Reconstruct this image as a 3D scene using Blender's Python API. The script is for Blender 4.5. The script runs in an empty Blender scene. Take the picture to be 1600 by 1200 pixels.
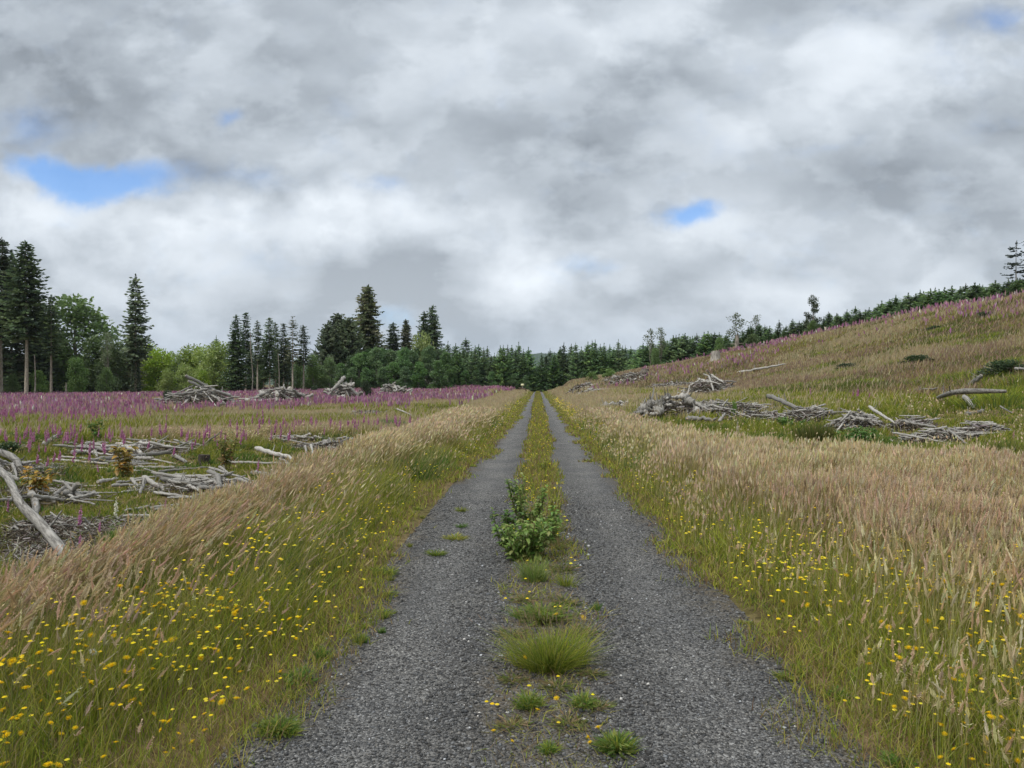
import bpy, math, random
import numpy as np
rng = np.random.default_rng(7)
random.seed(7)
SC = bpy.context.scene
COL = SC.collection
PI = math.pi

# ------------------------------------------------------------------ camera
EYE = 1.6
F = 1109.0                       # focal length in pixels of the 1600 px wide photograph
YAW = math.atan(40.0 / F)        # the road runs along +Y, the camera looks a little to the left of it
cam = bpy.data.cameras.new('camera')
cam.sensor_width = 36.0
cam.lens = F / 1600.0 * 36.0
cam.clip_start = 0.05
cam.clip_end = 20000.0
camo = bpy.data.objects.new('camera', cam)
camo.location = (0, 0, EYE)
camo.rotation_euler = (PI / 2, 0, YAW)
COL.objects.link(camo)
SC.camera = camo
FWD = np.array([-math.sin(YAW), math.cos(YAW)])
RGT = np.array([math.cos(YAW), math.sin(YAW)])


def at(px, D):
    """ground point at forward distance D in the direction of photo column px"""
    q = FWD * D + RGT * ((px - 800.0) / F * D)
    return float(q[0]), float(q[1])


def zat(py, D):
    return EYE - (py - 600.0) / F * D


def project(x, y, z):
    D = x * FWD[0] + y * FWD[1]
    s = x * RGT[0] + y * RGT[1]
    D = np.maximum(D, 1e-3)
    return 800 + s / D * F, 600 - (z - EYE) / D * F, D


# ------------------------------------------------------------------ helpers
def sstep(a, b, v):
    t = np.clip((v - a) / (b - a), 0, 1)
    return t * t * (3 - 2 * t)


def lerp(a, b, t):
    return a + (b - a) * t


def vnoise(x, y, scale=1.0, seed=0):
    """smooth value noise 0..1"""
    x = np.asarray(x, float) / scale + 137.3 * seed + 1000
    y = np.asarray(y, float) / scale + 71.7 * seed + 1000
    xi = np.floor(x).astype(np.int64)
    yi = np.floor(y).astype(np.int64)
    fx = x - xi
    fy = y - yi
    fx = fx * fx * (3 - 2 * fx)
    fy = fy * fy * (3 - 2 * fy)

    def h(a, b):
        n = (a * 374761393 + b * 668265263 + seed * 982451653) & 0x7fffffff
        n = ((n ^ (n >> 13)) * 1274126177) & 0x7fffffff
        n = n ^ (n >> 16)
        return (n % 100003) / 100003.0
    return lerp(lerp(h(xi, yi), h(xi + 1, yi), fx), lerp(h(xi, yi + 1), h(xi + 1, yi + 1), fx), fy)


def fnoise(x, y, scale=1.0, seed=0):
    return 0.55 * vnoise(x, y, scale, seed) + 0.28 * vnoise(x, y, scale * 0.45, seed + 1) + 0.17 * vnoise(x, y, scale * 0.2, seed + 2)


class Geo:
    """collects triangles with a colour per vertex"""

    def __init__(self):
        self.V, self.T, self.C, self.n = [], [], [], 0

    def add(self, V, T, C):
        V = np.asarray(V, np.float32).reshape(-1, 3)
        T = np.asarray(T, np.int32).reshape(-1, 3)
        C = np.asarray(C, np.float32)
        if C.ndim == 1:
            C = np.broadcast_to(C, (len(V), 3))
        self.V.append(V)
        self.T.append(T + self.n)
        self.C.append(C.reshape(-1, 3))
        self.n += len(V)

    def mesh(self, name, mat, smooth=False):
        V = np.concatenate(self.V)
        T = np.concatenate(self.T)
        C = np.concatenate(self.C)
        me = bpy.data.meshes.new(name)
        me.vertices.add(len(V))
        me.vertices.foreach_set('co', V.ravel())
        me.loops.add(len(T) * 3)
        me.loops.foreach_set('vertex_index', T.ravel())
        me.polygons.add(len(T))
        me.polygons.foreach_set('loop_start', np.arange(0, len(T) * 3, 3, dtype=np.int32))
        if smooth:
            me.polygons.foreach_set('use_smooth', np.ones(len(T), bool))
        at_ = me.color_attributes.new('col', 'FLOAT_COLOR', 'POINT')
        at_.data.foreach_set('color', np.concatenate([C, np.ones((len(C), 1), np.float32)], 1).ravel())
        me.update(calc_edges=True)
        me.materials.append(mat)
        return me

    def obj(self, name, mat, parent=None, smooth=False, loc=None):
        return link(name, self.mesh(name, mat, smooth), parent, loc)


def link(name, me, parent=None, loc=None):
    o = bpy.data.objects.new(name, me)
    COL.objects.link(o)
    if parent is not None:
        o.parent = parent
    if loc is not None:
        o.location = loc
    return o


def tag(o, label=None, cat=None, group=None, kind=None):
    if label:
        o['label'] = label
    if cat:
        o['category'] = cat
    if group:
        o['group'] = group
    if kind:
        o['kind'] = kind
    return o


def empty(name, loc, label, cat, group=None, rz=0.0, sc=None):
    o = bpy.data.objects.new(name, None)
    o.empty_display_size = 0.2
    COL.objects.link(o)
    o.location = loc
    o.rotation_euler = (0, 0, rz)
    if sc is not None:
        o.scale = sc if hasattr(sc, '__len__') else (sc, sc, sc)
    return tag(o, label, cat, group)


def tube(g, pts, radii, sides=6, col=(.3, .3, .3), cap=None, wob=0.0, rs=None):
    """a round bar along a path; cap colours the two end faces"""
    pts = np.asarray(pts, float)
    K = len(pts)
    radii = np.broadcast_to(np.asarray(radii, float), (K,))
    d = np.gradient(pts, axis=0)
    d /= np.linalg.norm(d, axis=1)[:, None] + 1e-9
    ref = np.array([0, 0, 1.0]) if abs(d[:, 2]).mean() < 0.8 else np.array([1.0, 0, 0])
    u = np.cross(d, ref)
    u /= np.linalg.norm(u, axis=1)[:, None] + 1e-9
    v = np.cross(d, u)
    a = np.arange(sides) / sides * 2 * PI
    rr = radii[:, None] * np.ones((K, sides))
    if wob and rs is not None:
        rr = rr * (1 + wob * (rs.random((K, sides)) - .5) + wob * (rs.random((1, sides)) - .5))
    V = pts[:, None] + rr[..., None] * (np.cos(a)[None, :, None] * u[:, None] + np.sin(a)[None, :, None] * v[:, None])
    i = np.arange(K - 1)[:, None] * sides
    j = np.arange(sides)[None]
    j2 = (j + 1) % sides
    A, B, C_, D_ = i + j, i + j2, i + sides + j2, i + sides + j
    T = np.concatenate([np.stack([A, B, C_], -1).reshape(-1, 3), np.stack([A, C_, D_], -1).reshape(-1, 3)])
    g.add(V.reshape(-1, 3), T, col)
    if cap is not None:
        for e, sgn in ((0, -1), (K - 1, 1)):
            ring = V[e]
            cen = ring.mean(0) + d[e] * sgn * radii[e] * 0.04
            VV = np.concatenate([ring + d[e] * sgn * 0.002, cen[None]])
            TT = [(k, (k + 1) % sides, sides) if sgn > 0 else ((k + 1) % sides, k, sides) for k in range(sides)]
            g.add(VV, TT, cap)


# ------------------------------------------------------------------ materials
def new_mat(name):
    m = bpy.data.materials.new(name)
    m.use_nodes = True
    nt = m.node_tree
    nt.nodes.clear()
    out = nt.nodes.new('ShaderNodeOutputMaterial')
    return m, nt, out


def N(nt, t, **kw):
    n = nt.nodes.new(t)
    for k, v in kw.items():
        setattr(n, k, v)
    return n


def leaf_mat(name, trans=0.35, gloss=0.0, vary=0.0):
    m, nt, out = new_mat(name)
    a = N(nt, 'ShaderNodeAttribute', attribute_name='col')
    if vary:                       # each plant a little lighter, darker, yellower than its neighbour
        oi = N(nt, 'ShaderNodeObjectInfo')
        hs = N(nt, 'ShaderNodeHueSaturation')
        for sock, lo, hi, k_ in (('Value', 1 - vary, 1 + vary, 1.0), ('Hue', .5 - .035 * vary, .5 + .02 * vary, 7.31), ('Saturation', .8, 1.1, 3.77)):
            ml = N(nt, 'ShaderNodeMath', operation='MULTIPLY')
            ml.inputs[1].default_value = k_
            fr = N(nt, 'ShaderNodeMath', operation='FRACT')
            mr = N(nt, 'ShaderNodeMapRange')
            mr.inputs['To Min'].default_value = lo
            mr.inputs['To Max'].default_value = hi
            nt.links.new(oi.outputs['Random'], ml.inputs[0])
            nt.links.new(ml.outputs[0], fr.inputs[0])
            nt.links.new(fr.outputs[0], mr.inputs[0])
            nt.links.new(mr.outputs[0], hs.inputs[sock])
        nt.links.new(a.outputs['Color'], hs.inputs['Color'])
        a = hs
    d = N(nt, 'ShaderNodeBsdfDiffuse')
    t = N(nt, 'ShaderNodeBsdfTranslucent')
    mx = N(nt, 'ShaderNodeMixShader')
    mx.inputs[0].default_value = trans
    L = nt.links.new
    L(a.outputs['Color'], d.inputs['Color'])
    L(a.outputs['Color'], t.inputs['Color'])
    L(d.outputs[0], mx.inputs[1])
    L(t.outputs[0], mx.inputs[2])
    fin = mx
    if gloss:
        gl = N(nt, 'ShaderNodeBsdfGlossy')
        gl.inputs['Roughness'].default_value = 0.45
        gl.inputs['Color'].default_value = (1, 1, 1, 1)
        m2 = N(nt, 'ShaderNodeMixShader')
        m2.inputs[0].default_value = gloss
        L(mx.outputs[0], m2.inputs[1])
        L(gl.outputs[0], m2.inputs[2])
        fin = m2
    L(fin.outputs[0], out.inputs['Surface'])
    return m


M_GRASS = leaf_mat('grass_blades', 0.38)
M_LEAF = leaf_mat('broad_leaves', 0.34, 0.02)
M_NEEDLE = leaf_mat('conifer_needles', 0.30, 0.02, .35)
M_CROWN = leaf_mat('tree_leaves', 0.36, 0.03, .25)
M_PETAL = leaf_mat('petals', 0.35)


def wood_mat(name, dark, light, streak=(2.0, 26.0, 26.0), rough=0.9):
    """weathered wood: streaks along the log's own X axis times the vertex tint"""
    m, nt, out = new_mat(name)
    L = nt.links.new
    tc = N(nt, 'ShaderNodeTexCoord')
    mp = N(nt, 'ShaderNodeMapping')
    mp.inputs['Scale'].default_value = streak
    L(tc.outputs['Object'], mp.inputs[0])
    oi = N(nt, 'ShaderNodeObjectInfo')
    ad = N(nt, 'ShaderNodeVectorMath', operation='ADD')
    cx = N(nt, 'ShaderNodeCombineXYZ')
    ml = N(nt, 'ShaderNodeMath', operation='MULTIPLY')
    ml.inputs[1].default_value = 40.0
    L(oi.outputs['Random'], ml.inputs[0])
    L(ml.outputs[0], cx.inputs[0])
    L(mp.outputs[0], ad.inputs[0])
    L(cx.outputs[0], ad.inputs[1])
    n1 = N(nt, 'ShaderNodeTexNoise')
    n1.inputs['Scale'].default_value = 1.0
    n1.inputs['Detail'].default_value = 5.0
    n1.inputs['Roughness'].default_value = 0.65
    L(ad.outputs[0], n1.inputs['Vector'])
    cr = N(nt, 'ShaderNodeValToRGB')
    cr.color_ramp.elements[0].position = 0.32
    cr.color_ramp.elements[0].color = (*dark, 1)
    cr.color_ramp.elements[1].position = 0.62
    cr.color_ramp.elements[1].color = (*light, 1)
    L(n1.outputs['Fac'], cr.inputs[0])
    a = N(nt, 'ShaderNodeAttribute', attribute_name='col')
    mu = N(nt, 'ShaderNodeMix', data_type='RGBA', blend_type='MULTIPLY')
    mu.inputs['Factor'].default_value = 1.0
    L(cr.outputs[0], mu.inputs['A'])
    L(a.outputs['Color'], mu.inputs['B'])
    hs = N(nt, 'ShaderNodeHueSaturation')
    mr = N(nt, 'ShaderNodeMapRange')
    mr.inputs['To Min'].default_value = 0.55
    mr.inputs['To Max'].default_value = 1.25
    L(oi.outputs['Random'], mr.inputs[0])
    L(mr.outputs[0], hs.inputs['Value'])
    L(mu.outputs['Result'], hs.inputs['Color'])
    b = N(nt, 'ShaderNodeBsdfPrincipled')
    b.inputs['Roughness'].default_value = rough
    b.inputs['Specular IOR Level'].default_value = 0.2
    L(hs.outputs[0], b.inputs['Base Color'])
    bp = N(nt, 'ShaderNodeBump')
    bp.inputs['Strength'].default_value = 0.6
    bp.inputs['Distance'].default_value = 0.02
    L(n1.outputs['Fac'], bp.inputs['Height'])
    L(bp.outputs[0], b.inputs['Normal'])
    L(b.outputs[0], out.inputs['Surface'])
    return m


M_LOG = wood_mat('weathered_wood', (0.11, 0.10, 0.09), (0.55, 0.53, 0.49))
M_BARK = wood_mat('bark', (0.10, 0.09, 0.075), (0.34, 0.31, 0.27), (9.0, 9.0, 2.0))
# ------------------------------------------------------------------ terrain
CP = []


def cpx(px, py, D, dz=0.0):
    x, y = at(px, D)
    CP.append((x, y, zat(py, D) + dz))


for p in ((-6, 3, -.62), (-6, 10, -.62), (-6, 20, -.58), (-12, 15, -.62), (-12, 5, -.62), (-25, 20, -.6), (-50, 30, -.6), (-90, 60, -.6),
          (-60, 70, -.55), (-30, 60, -.5), (-15, 60, -.42), (-6, 40, -.4), (-6, 70, -.2), (-90, 120, -.6), (-60, 110, -.5), (-40, 130, -.1),
          (-20, 140, .5), (-5, 150, .4), (-6, 110, .1), (-8, 30, -.5), (-18, 100, .0), (-100, 180, -.5), (0, 190, .3), (-40, 190, .5), (-30, 5, -.6),
          (-80, 10, -.6), (4, 3, 0), (5, 8, 0), (3.2, 20, 0), (3.2, 40, 0), (3.4, 80, .1), (5, 150, .8), (3.5, 120, .3), (9, 3, 0), (16, 3, .3)):
    CP.append(p)
cpx(1250, 690, 20)
cpx(1500, 690, 18)
cpx(1050, 658, 30)
cpx(1115, 618, 50)
cpx(1000, 628, 48)
cpx(1500, 620, 28)
cpx(1600, 570, 32)
cpx(1300, 600, 42)
cpx(1300, 560, 60)
cpx(1150, 590, 70)
cpx(1450, 540, 48)
cpx(1600, 520, 44)
cpx(1750, 560, 28)
cpx(1800, 440, 52)
cpx(960, 612, 70)
cpx(905, 606, 82)
cpx(890, 598, 100)
for px, py, D in ((1700, 440, 55), (1600, 466, 60), (1500, 481, 70), (1400, 500, 80), (1300, 524, 90), (1200, 548, 100), (1100, 567, 110), (1040, 581, 115), (960, 591, 115), (905, 599, 112)):
    cpx(px, py, D)
    x, y = at(px, D * 1.25)
    CP.append((x, y, zat(py, D) - 1.0))
    x, y = at(px, D * 1.7)
    CP.append((x, y, zat(py, D) - 3.0))
CP = np.array(CP, float)


def _phi(r2):
    return 0.5 * r2 * np.log(r2 + 1e-9)


_n = len(CP)
_A = np.zeros((_n + 3, _n + 3))
_d2 = ((CP[:, None, :2] - CP[None, :, :2]) ** 2).sum(-1)
_A[:_n, :_n] = _phi(_d2) + np.eye(_n) * 12.0
_A[:_n, _n] = 1
_A[:_n, _n + 1:] = CP[:, :2]
_A[_n, :_n] = 1
_A[_n + 1:, :_n] = CP[:, :2].T
_w = np.linalg.solve(_A, np.concatenate([CP[:, 2], [0, 0, 0]]))
GX = np.arange(-112, 112.1, 1.0)
GY = np.arange(-12, 196.1, 1.0)
_gx, _gy = np.meshgrid(GX, GY, indexing='ij')
_q = np.stack([_gx.ravel(), _gy.ravel()], 1)
_f = np.zeros(len(_q))
for s in range(0, len(_q), 20000):
    qq = _q[s:s + 20000]
    _f[s:s + 20000] = _phi(((qq[:, None] - CP[None, :, :2]) ** 2).sum(-1)) @ _w[:_n] + _w[_n] + qq @ _w[_n + 1:]
FIELD = _f.reshape(_gx.shape)
FIELD[:, GY < 1] = FIELD[:, [int(np.where(GY >= 1)[0][0])]]


def field(x, y):
    x = np.clip(x, GX[0], GX[-1] - 1e-3) - GX[0]
    y = np.clip(y, GY[0], GY[-1] - 1e-3) - GY[0]
    i = x.astype(int)
    j = y.astype(int)
    fx = x - i
    fy = y - j
    return lerp(lerp(FIELD[i, j], FIELD[i + 1, j], fx), lerp(FIELD[i, j + 1], FIELD[i + 1, j + 1], fx), fy)


def crest(y):
    """x of the top edge of the bank left of the road"""
    return -2.6 - 0.35 * sstep(3, 8, y) - 0.9 * sstep(15, 60, y)


def edge_l(y):
    return -1.43 - 0.24 * (fnoise(0 * y, y, 1.6, 3) - .5) * 2 - 0.3 * sstep(7.5, 9.5, y) * (1 - sstep(11.0, 11.8, y)) + 0.25 * sstep(12, 22, y)


def edge_r(y):
    return 1.52 + 0.24 * (fnoise(0 * y + 9, y, 1.6, 4) - .5) * 2 - 0.15 * sstep(10, 22, y)


def ground_z(x, y):
    x = np.asarray(x, float)
    y = np.asarray(y, float)
    f = field(x, y)
    c = crest(y)
    wl = sstep(0.0, 1.9, c - x)
    wr = sstep(2.4, 5.0, x)
    w = np.maximum(wl, wr)
    road = -2.2 * sstep(146, 185, y)
    amp = sstep(3.0, 7.0, np.abs(x))
    bump = (fnoise(x, y, 3.2, 11) - .5) * 0.30 * amp + (fnoise(x, y, 9.0, 14) - .5) * 0.5 * amp * sstep(10, 30, np.hypot(x, y))
    far = sstep(150, 200, y)
    z = lerp(road, f, w) + bump
    mid = 0.04
    bed = 1 - sstep(1.15, 1.6, np.abs(x - mid))
    z = z - 0.075 * bed
    # a rounded shoulder of soil under the grass
    z = z + 0.05 * sstep(1.6, 2.2, -x) * (1 - wl)
    return lerp(z, np.minimum(z, 0.4), far * (1 - sstep(6, 20, x)))


def hit(px, py, dmin=2.5, dmax=190.0):
    """where the sight line through photo pixel (px, py) meets the terrain"""
    D = np.exp(np.linspace(math.log(dmin), math.log(dmax), 900))
    x = FWD[0] * D + RGT[0] * (px - 800) / F * D
    y = FWD[1] * D + RGT[1] * (px - 800) / F * D
    z = EYE - (py - 600) / F * D
    g = ground_z(x, y)
    k = np.where(z <= g)[0]
    k = k[0] if len(k) else len(D) - 1
    return float(x[k]), float(y[k]), float(g[k]), float(D[k])


def axis(parts):
    out = []
    for a, b, n in parts:
        out.append(np.linspace(a, b, n, endpoint=False))
    out.append([parts[-1][1]])
    return np.concatenate(out)


xs = axis([(-6000, -300, 6), (-300, -60, 40), (-60, -14, 80), (-14, -6, 34), (-6, 6, 110), (6, 14, 34), (14, 60, 90), (60, 300, 40), (300, 6000, 6)])
ys = axis([(-400, -12, 6), (-12, 1, 14), (1, 14, 100), (14, 50, 120), (50, 200, 150), (200, 600, 10), (600, 9000, 6)])
X, Y = np.meshgrid(xs, ys, indexing='ij')
Z = ground_z(X, Y)
g = Geo()
nx, ny = X.shape
idx = np.arange(nx * ny).reshape(nx, ny)
a_, b_, c_, d_ = idx[:-1, :-1].ravel(), idx[1:, :-1].ravel(), idx[1:, 1:].ravel(), idx[:-1, 1:].ravel()
T = np.concatenate([np.stack([a_, b_, c_], 1), np.stack([a_, c_, d_], 1)])
g.add(np.stack([X, Y, Z], -1).reshape(-1, 3), T, (0.1, 0.1, 0.1))


def mix_by_noise(nt, vec, scale, stops, detail=6.0, rough=0.6):
    n = N(nt, 'ShaderNodeTexNoise')
    n.inputs['Scale'].default_value = scale
    n.inputs['Detail'].default_value = detail
    n.inputs['Roughness'].default_value = rough
    nt.links.new(vec, n.inputs['Vector'])
    cr = N(nt, 'ShaderNodeValToRGB')
    el = cr.color_ramp.elements
    el[0].position, el[0].color = stops[0][0], (*stops[0][1], 1)
    el[1].position, el[1].color = stops[-1][0], (*stops[-1][1], 1)
    for p, c in stops[1:-1]:
        e = el.new(p)
        e.color = (*c, 1)
    nt.links.new(n.outputs['Fac'], cr.inputs[0])
    return n, cr


m, nt, out = new_mat('field_ground')
L = nt.links.new
geo = N(nt, 'ShaderNodeNewGeometry')
n1, c1 = mix_by_noise(nt, geo.outputs['Position'], 0.35, [(0.3, (0.07, 0.085, 0.025)), (0.45, (0.13, 0.11, 0.05)), (0.58, (0.19, 0.145, 0.085)), (0.72, (0.09, 0.10, 0.03))])
n2, c2 = mix_by_noise(nt, geo.outputs['Position'], 14.0, [(0.3, (0.45, 0.42, 0.38)), (0.7, (1.3, 1.25, 1.15))])
mu = N(nt, 'ShaderNodeMix', data_type='RGBA', blend_type='MULTIPLY')
mu.inputs['Factor'].default_value = 1
L(c1.outputs[0], mu.inputs['A'])
L(c2.outputs[0], mu.inputs['B'])
b = N(nt, 'ShaderNodeBsdfPrincipled')
b.inputs['Roughness'].default_value = 1.0
b.inputs['Specular IOR Level'].default_value = 0.05
L(mu.outputs['Result'], b.inputs['Base Color'])
bp = N(nt, 'ShaderNodeBump')
bp.inputs['Strength'].default_value = 0.8
bp.inputs['Distance'].default_value = 0.05
L(n2.outputs['Fac'], bp.inputs['Height'])
L(bp.outputs[0], b.inputs['Normal'])
L(b.outputs[0], out.inputs['Surface'])
tag(g.obj('ground', m, smooth=True), kind='structure')

# ------------------------------------------------------------------ gravel road


def road_z(x, y):
    c = x - 0.04
    tr = np.exp(-((np.abs(c) - 0.88) / 0.34) ** 2)
    mid = np.exp(-(c / 0.26) ** 2)
    e = sstep(1.35, 1.62, np.abs(c))
    return -2.2 * sstep(146, 185, y) - 0.012 - 0.022 * tr + 0.012 * mid + (fnoise(x, y, .7, 21) - .5) * 0.022 - 0.09 * e


ry = axis([(-8, 2, 20), (2, 14, 160), (14, 40, 110), (40, 150, 110)])
tt = np.linspace(0, 1, 61)
YY = ry[None, :] * np.ones((61, 1))
EL, ER = edge_l(ry) - .14, edge_r(ry) + .14
XX = EL[None] + (ER - EL)[None] * tt[:, None]
ce = XX - 0.04
ZZ = road_z(XX, YY)
lim = np.maximum(XX - (ER[None] - .16), (EL[None] + .16) - XX)
ZZ = np.where(lim > 0, np.minimum(ZZ, 0.01 - lim * 0.35), np.maximum(ZZ, -0.045 + 0 * ZZ))
g = Geo()
idx = np.arange(XX.size).reshape(XX.shape)
a_, b_, c_, d_ = idx[:-1, :-1].ravel(), idx[1:, :-1].ravel(), idx[1:, 1:].ravel(), idx[:-1, 1:].ravel()
T = np.concatenate([np.stack([a_, b_, c_], 1), np.stack([a_, c_, d_], 1)])


def soil_mask(x, y):
    """where humus and dry moss lie on the gravel: the middle strip and the two edges"""
    c = np.abs(x - 0.04)
    s = (1 - sstep(0.10, 0.42, c + (fnoise(x, y, .5, 31) - .5) * .45)) * (0.55 + .45 * sstep(.35, .6, fnoise(x, y, 1.1, 33)))
    e = sstep(-0.42, 0.0, np.maximum(x - edge_r(y), edge_l(y) - x) + (fnoise(x, y, .45, 32) - .5) * .5)
    return np.clip(np.maximum(s, e), 0, 1)


sm = soil_mask(XX, YY)
wheel = np.exp(-((np.abs(XX - .04 + .06 * (fnoise(YY, YY * 0, 3.0, 35) - .5)) - .85) / .25) ** 2) * (.6 + .8 * fnoise(XX, YY, 1.8, 36))
g.add(np.stack([XX, YY, ZZ], -1).reshape(-1, 3), T, np.stack([sm.ravel(), wheel.ravel(), 0 * sm.ravel()], 1))
m, nt, out = new_mat('road_gravel')
L = nt.links.new
geo = N(nt, 'ShaderNodeNewGeometry')
vo = N(nt, 'ShaderNodeTexVoronoi')
vo.inputs['Scale'].default_value = 92.0
vo.inputs['Randomness'].default_value = 1.0
L(geo.outputs['Position'], vo.inputs['Vector'])
vo2 = N(nt, 'ShaderNodeTexVoronoi')
vo2.inputs['Scale'].default_value = 40.0
L(geo.outputs['Position'], vo2.inputs['Vector'])
sp = N(nt, 'ShaderNodeSeparateColor')
L(vo.outputs['Color'], sp.inputs[0])
cr = N(nt, 'ShaderNodeValToRGB')
e = cr.color_ramp.elements
e[0].position, e[0].color = 0.0, (0.042, 0.042, 0.041, 1)
e[1].position, e[1].color = 1.0, (0.27, 0.268, 0.26, 1)
k = e.new(0.55)
k.color = (0.106, 0.104, 0.101, 1)
k = e.new(0.9)
k.color = (0.175, 0.170, 0.160, 1)
L(sp.outputs[0], cr.inputs[0])
n2, c2 = mix_by_noise(nt, geo.outputs['Position'], 1.3, [(0.3, (0.85, 0.86, 0.88)), (0.7, (1.3, 1.28, 1.23))])
mu = N(nt, 'ShaderNodeMix', data_type='RGBA', blend_type='MULTIPLY')
mu.inputs['Factor'].default_value = 1
L(cr.outputs[0], mu.inputs['A'])
L(c2.outputs[0], mu.inputs['B'])
n3, c3 = mix_by_noise(nt, geo.outputs['Position'], 30.0, [(0.3, (0.055, 0.043, 0.03)), (0.5, (0.12, 0.095, 0.06)), (0.72, (0.20, 0.17, 0.11))])
at_ = N(nt, 'ShaderNodeAttribute', attribute_name='col')
n4, c4 = mix_by_noise(nt, geo.outputs['Position'], 22.0, [(0.35, (0, 0, 0)), (0.6, (1, 1, 1))])
mm = N(nt, 'ShaderNodeMath', operation='MULTIPLY')
sp2 = N(nt, 'ShaderNodeSeparateColor')
L(at_.outputs['Color'], sp2.inputs[0])
L(sp2.outputs[0], mm.inputs[0])
wh = N(nt, 'ShaderNodeMapRange')
wh.inputs['To Min'].default_value = 0.95
wh.inputs['To Max'].default_value = 1.22
L(sp2.outputs[1], wh.inputs[0])
wm = N(nt, 'ShaderNodeVectorMath', operation='SCALE')
L(mu.outputs['Result'], wm.inputs[0])
L(wh.outputs[0], wm.inputs['Scale'])
L(c4.outputs[0], mm.inputs[1])
mx = N(nt, 'ShaderNodeMix', data_type='RGBA')
L(mm.outputs[0], mx.inputs['Factor'])
L(wm.outputs[0], mx.inputs['A'])
L(c3.outputs[0], mx.inputs['B'])
b = N(nt, 'ShaderNodeBsdfPrincipled')
b.inputs['Roughness'].default_value = 0.95
b.inputs['Specular IOR Level'].default_value = 0.15
L(mx.outputs['Result'], b.inputs['Base Color'])
ds = N(nt, 'ShaderNodeMath', operation='ADD')
L(vo.outputs['Distance'], ds.inputs[0])
L(vo2.outputs['Distance'], ds.inputs[1])
bp = N(nt, 'ShaderNodeBump', invert=True)
bp.inputs['Strength'].default_value = 1.0
bp.inputs['Distance'].default_value = 0.012
L(ds.outputs[0], bp.inputs['Height'])
L(bp.outputs[0], b.inputs['Normal'])
L(b.outputs[0], out.inputs['Surface'])
tag(g.obj('gravel_road', m, smooth=True), kind='structure')

# loose stones on the road, nearest the camera
n = 95000
u = rng.random(n)
Dd = 2.3 * np.exp(u * math.log(13 / 2.3))
sx = edge_l(Dd) - .1 + rng.random(n) * (edge_r(Dd) - edge_l(Dd) + .2)
keep = rng.random(n) > soil_mask(sx, Dd) * 0.8
sx, sy = sx[keep], Dd[keep]
n = len(sx)
sz = np.maximum(road_z(sx, sy), -.045)
trk = np.exp(-((np.abs(sx - .04) - .85) / .28) ** 2)
size = (0.0030 + 0.0078 * rng.random(n) ** 3.0 + (0.010 * rng.random(n) * (rng.random(n) > .95)) * (1 - .7 * trk)) * (0.75 + 0.05 * sy) * (1 - .25 * trk) * np.clip((13.2 - sy) / 4, .1, 1)
base = np.array([[1, 0, 0], [-1, 0, 0], [0, 1, 0], [0, -1, 0], [0, 0, 1], [0, 0, -1]], float)
st = base[None] * (0.65 + 0.7 * rng.random((n, 6, 1))) + (rng.random((n, 6, 3)) - .5) * .5
st *= size[:, None, None] * np.array([1.2, 1.2, 0.75])
an = rng.random(n) * 2 * PI
ca, sa = np.cos(an)[:, None], np.sin(an)[:, None]
st = np.stack([st[..., 0] * ca - st[..., 1] * sa, st[..., 0] * sa + st[..., 1] * ca, st[..., 2]], -1)
st += np.stack([sx, sy, sz + size * .25], -1)[:, None]
TT = np.array([[0, 2, 4], [2, 1, 4], [1, 3, 4], [3, 0, 4], [2, 0, 5], [1, 2, 5], [3, 1, 5], [0, 3, 5]])
T = (TT[None] + (np.arange(n) * 6)[:, None, None]).reshape(-1, 3)
v = (0.048 + 0.165 * rng.random(n) ** 2.3) * (.98 + .10 * trk)
tint = np.array([1, .985, .95]) + (rng.random((n, 1)) - .5) * np.array([.12, .02, -.12])
v = np.where(rng.random(n) > .988, .5, v)
C = np.repeat((v[:, None] * tint)[:, None], 6, 1)
g = Geo()
g.add(st.reshape(-1, 3), T, C.reshape(-1, 3))
m, nt, out = new_mat('crushed_stone')
a = N(nt, 'ShaderNodeAttribute', attribute_name='col')
b = N(nt, 'ShaderNodeBsdfPrincipled')
b.inputs['Roughness'].default_value = 0.85
b.inputs['Specular IOR Level'].default_value = 0.25
nt.links.new(a.outputs['Color'], b.inputs['Base Color'])
nt.links.new(b.outputs[0], out.inputs['Surface'])
M_STONE = m
tag(g.obj('gravel', m), 'crushed grey stones lying loose on the forest track', 'gravel', kind='stuff')

# ------------------------------------------------------------------ wooded hill far behind
g = Geo()
hx = np.linspace(-900, 2600, 220)
hy = np.linspace(1900, 3000, 26)
HX, HY = np.meshgrid(hx, hy, indexing='ij')
HZ = (60 + 62 * np.exp(-((HX - 420) / 360) ** 2) + 28 * np.exp(-((HX + 60) / 220) ** 2) + 26 * fnoise(HX, HY, 160, 5)) * np.sin(np.clip((HY - 1900) / 1000, 0, 1) * PI * .75 + .05)
HZ += 9 * vnoise(HX, HY, 22, 8)
idx = np.arange(HX.size).reshape(HX.shape)
a_, b_, c_, d_ = idx[:-1, :-1].ravel(), idx[1:, :-1].ravel(), idx[1:, 1:].ravel(), idx[:-1, 1:].ravel()
g.add(np.stack([HX, HY, HZ - 12], -1).reshape(-1, 3), np.concatenate([np.stack([a_, b_, c_], 1), np.stack([a_, c_, d_], 1)]), (.05, .08, .045))
m, nt, out = new_mat('far_forest')
geo = N(nt, 'ShaderNodeNewGeometry')
n1, c1 = mix_by_noise(nt, geo.outputs['Position'], 0.05, [(0.35, (0.03, 0.055, 0.04)), (0.65, (0.07, 0.10, 0.06))], 8.0, .7)
b = N(nt, 'ShaderNodeBsdfDiffuse')
nt.links.new(c1.outputs[0], b.inputs['Color'])
nt.links.new(b.outputs[0], out.inputs['Surface'])
tag(g.obj('hill', m), kind='structure')
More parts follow.
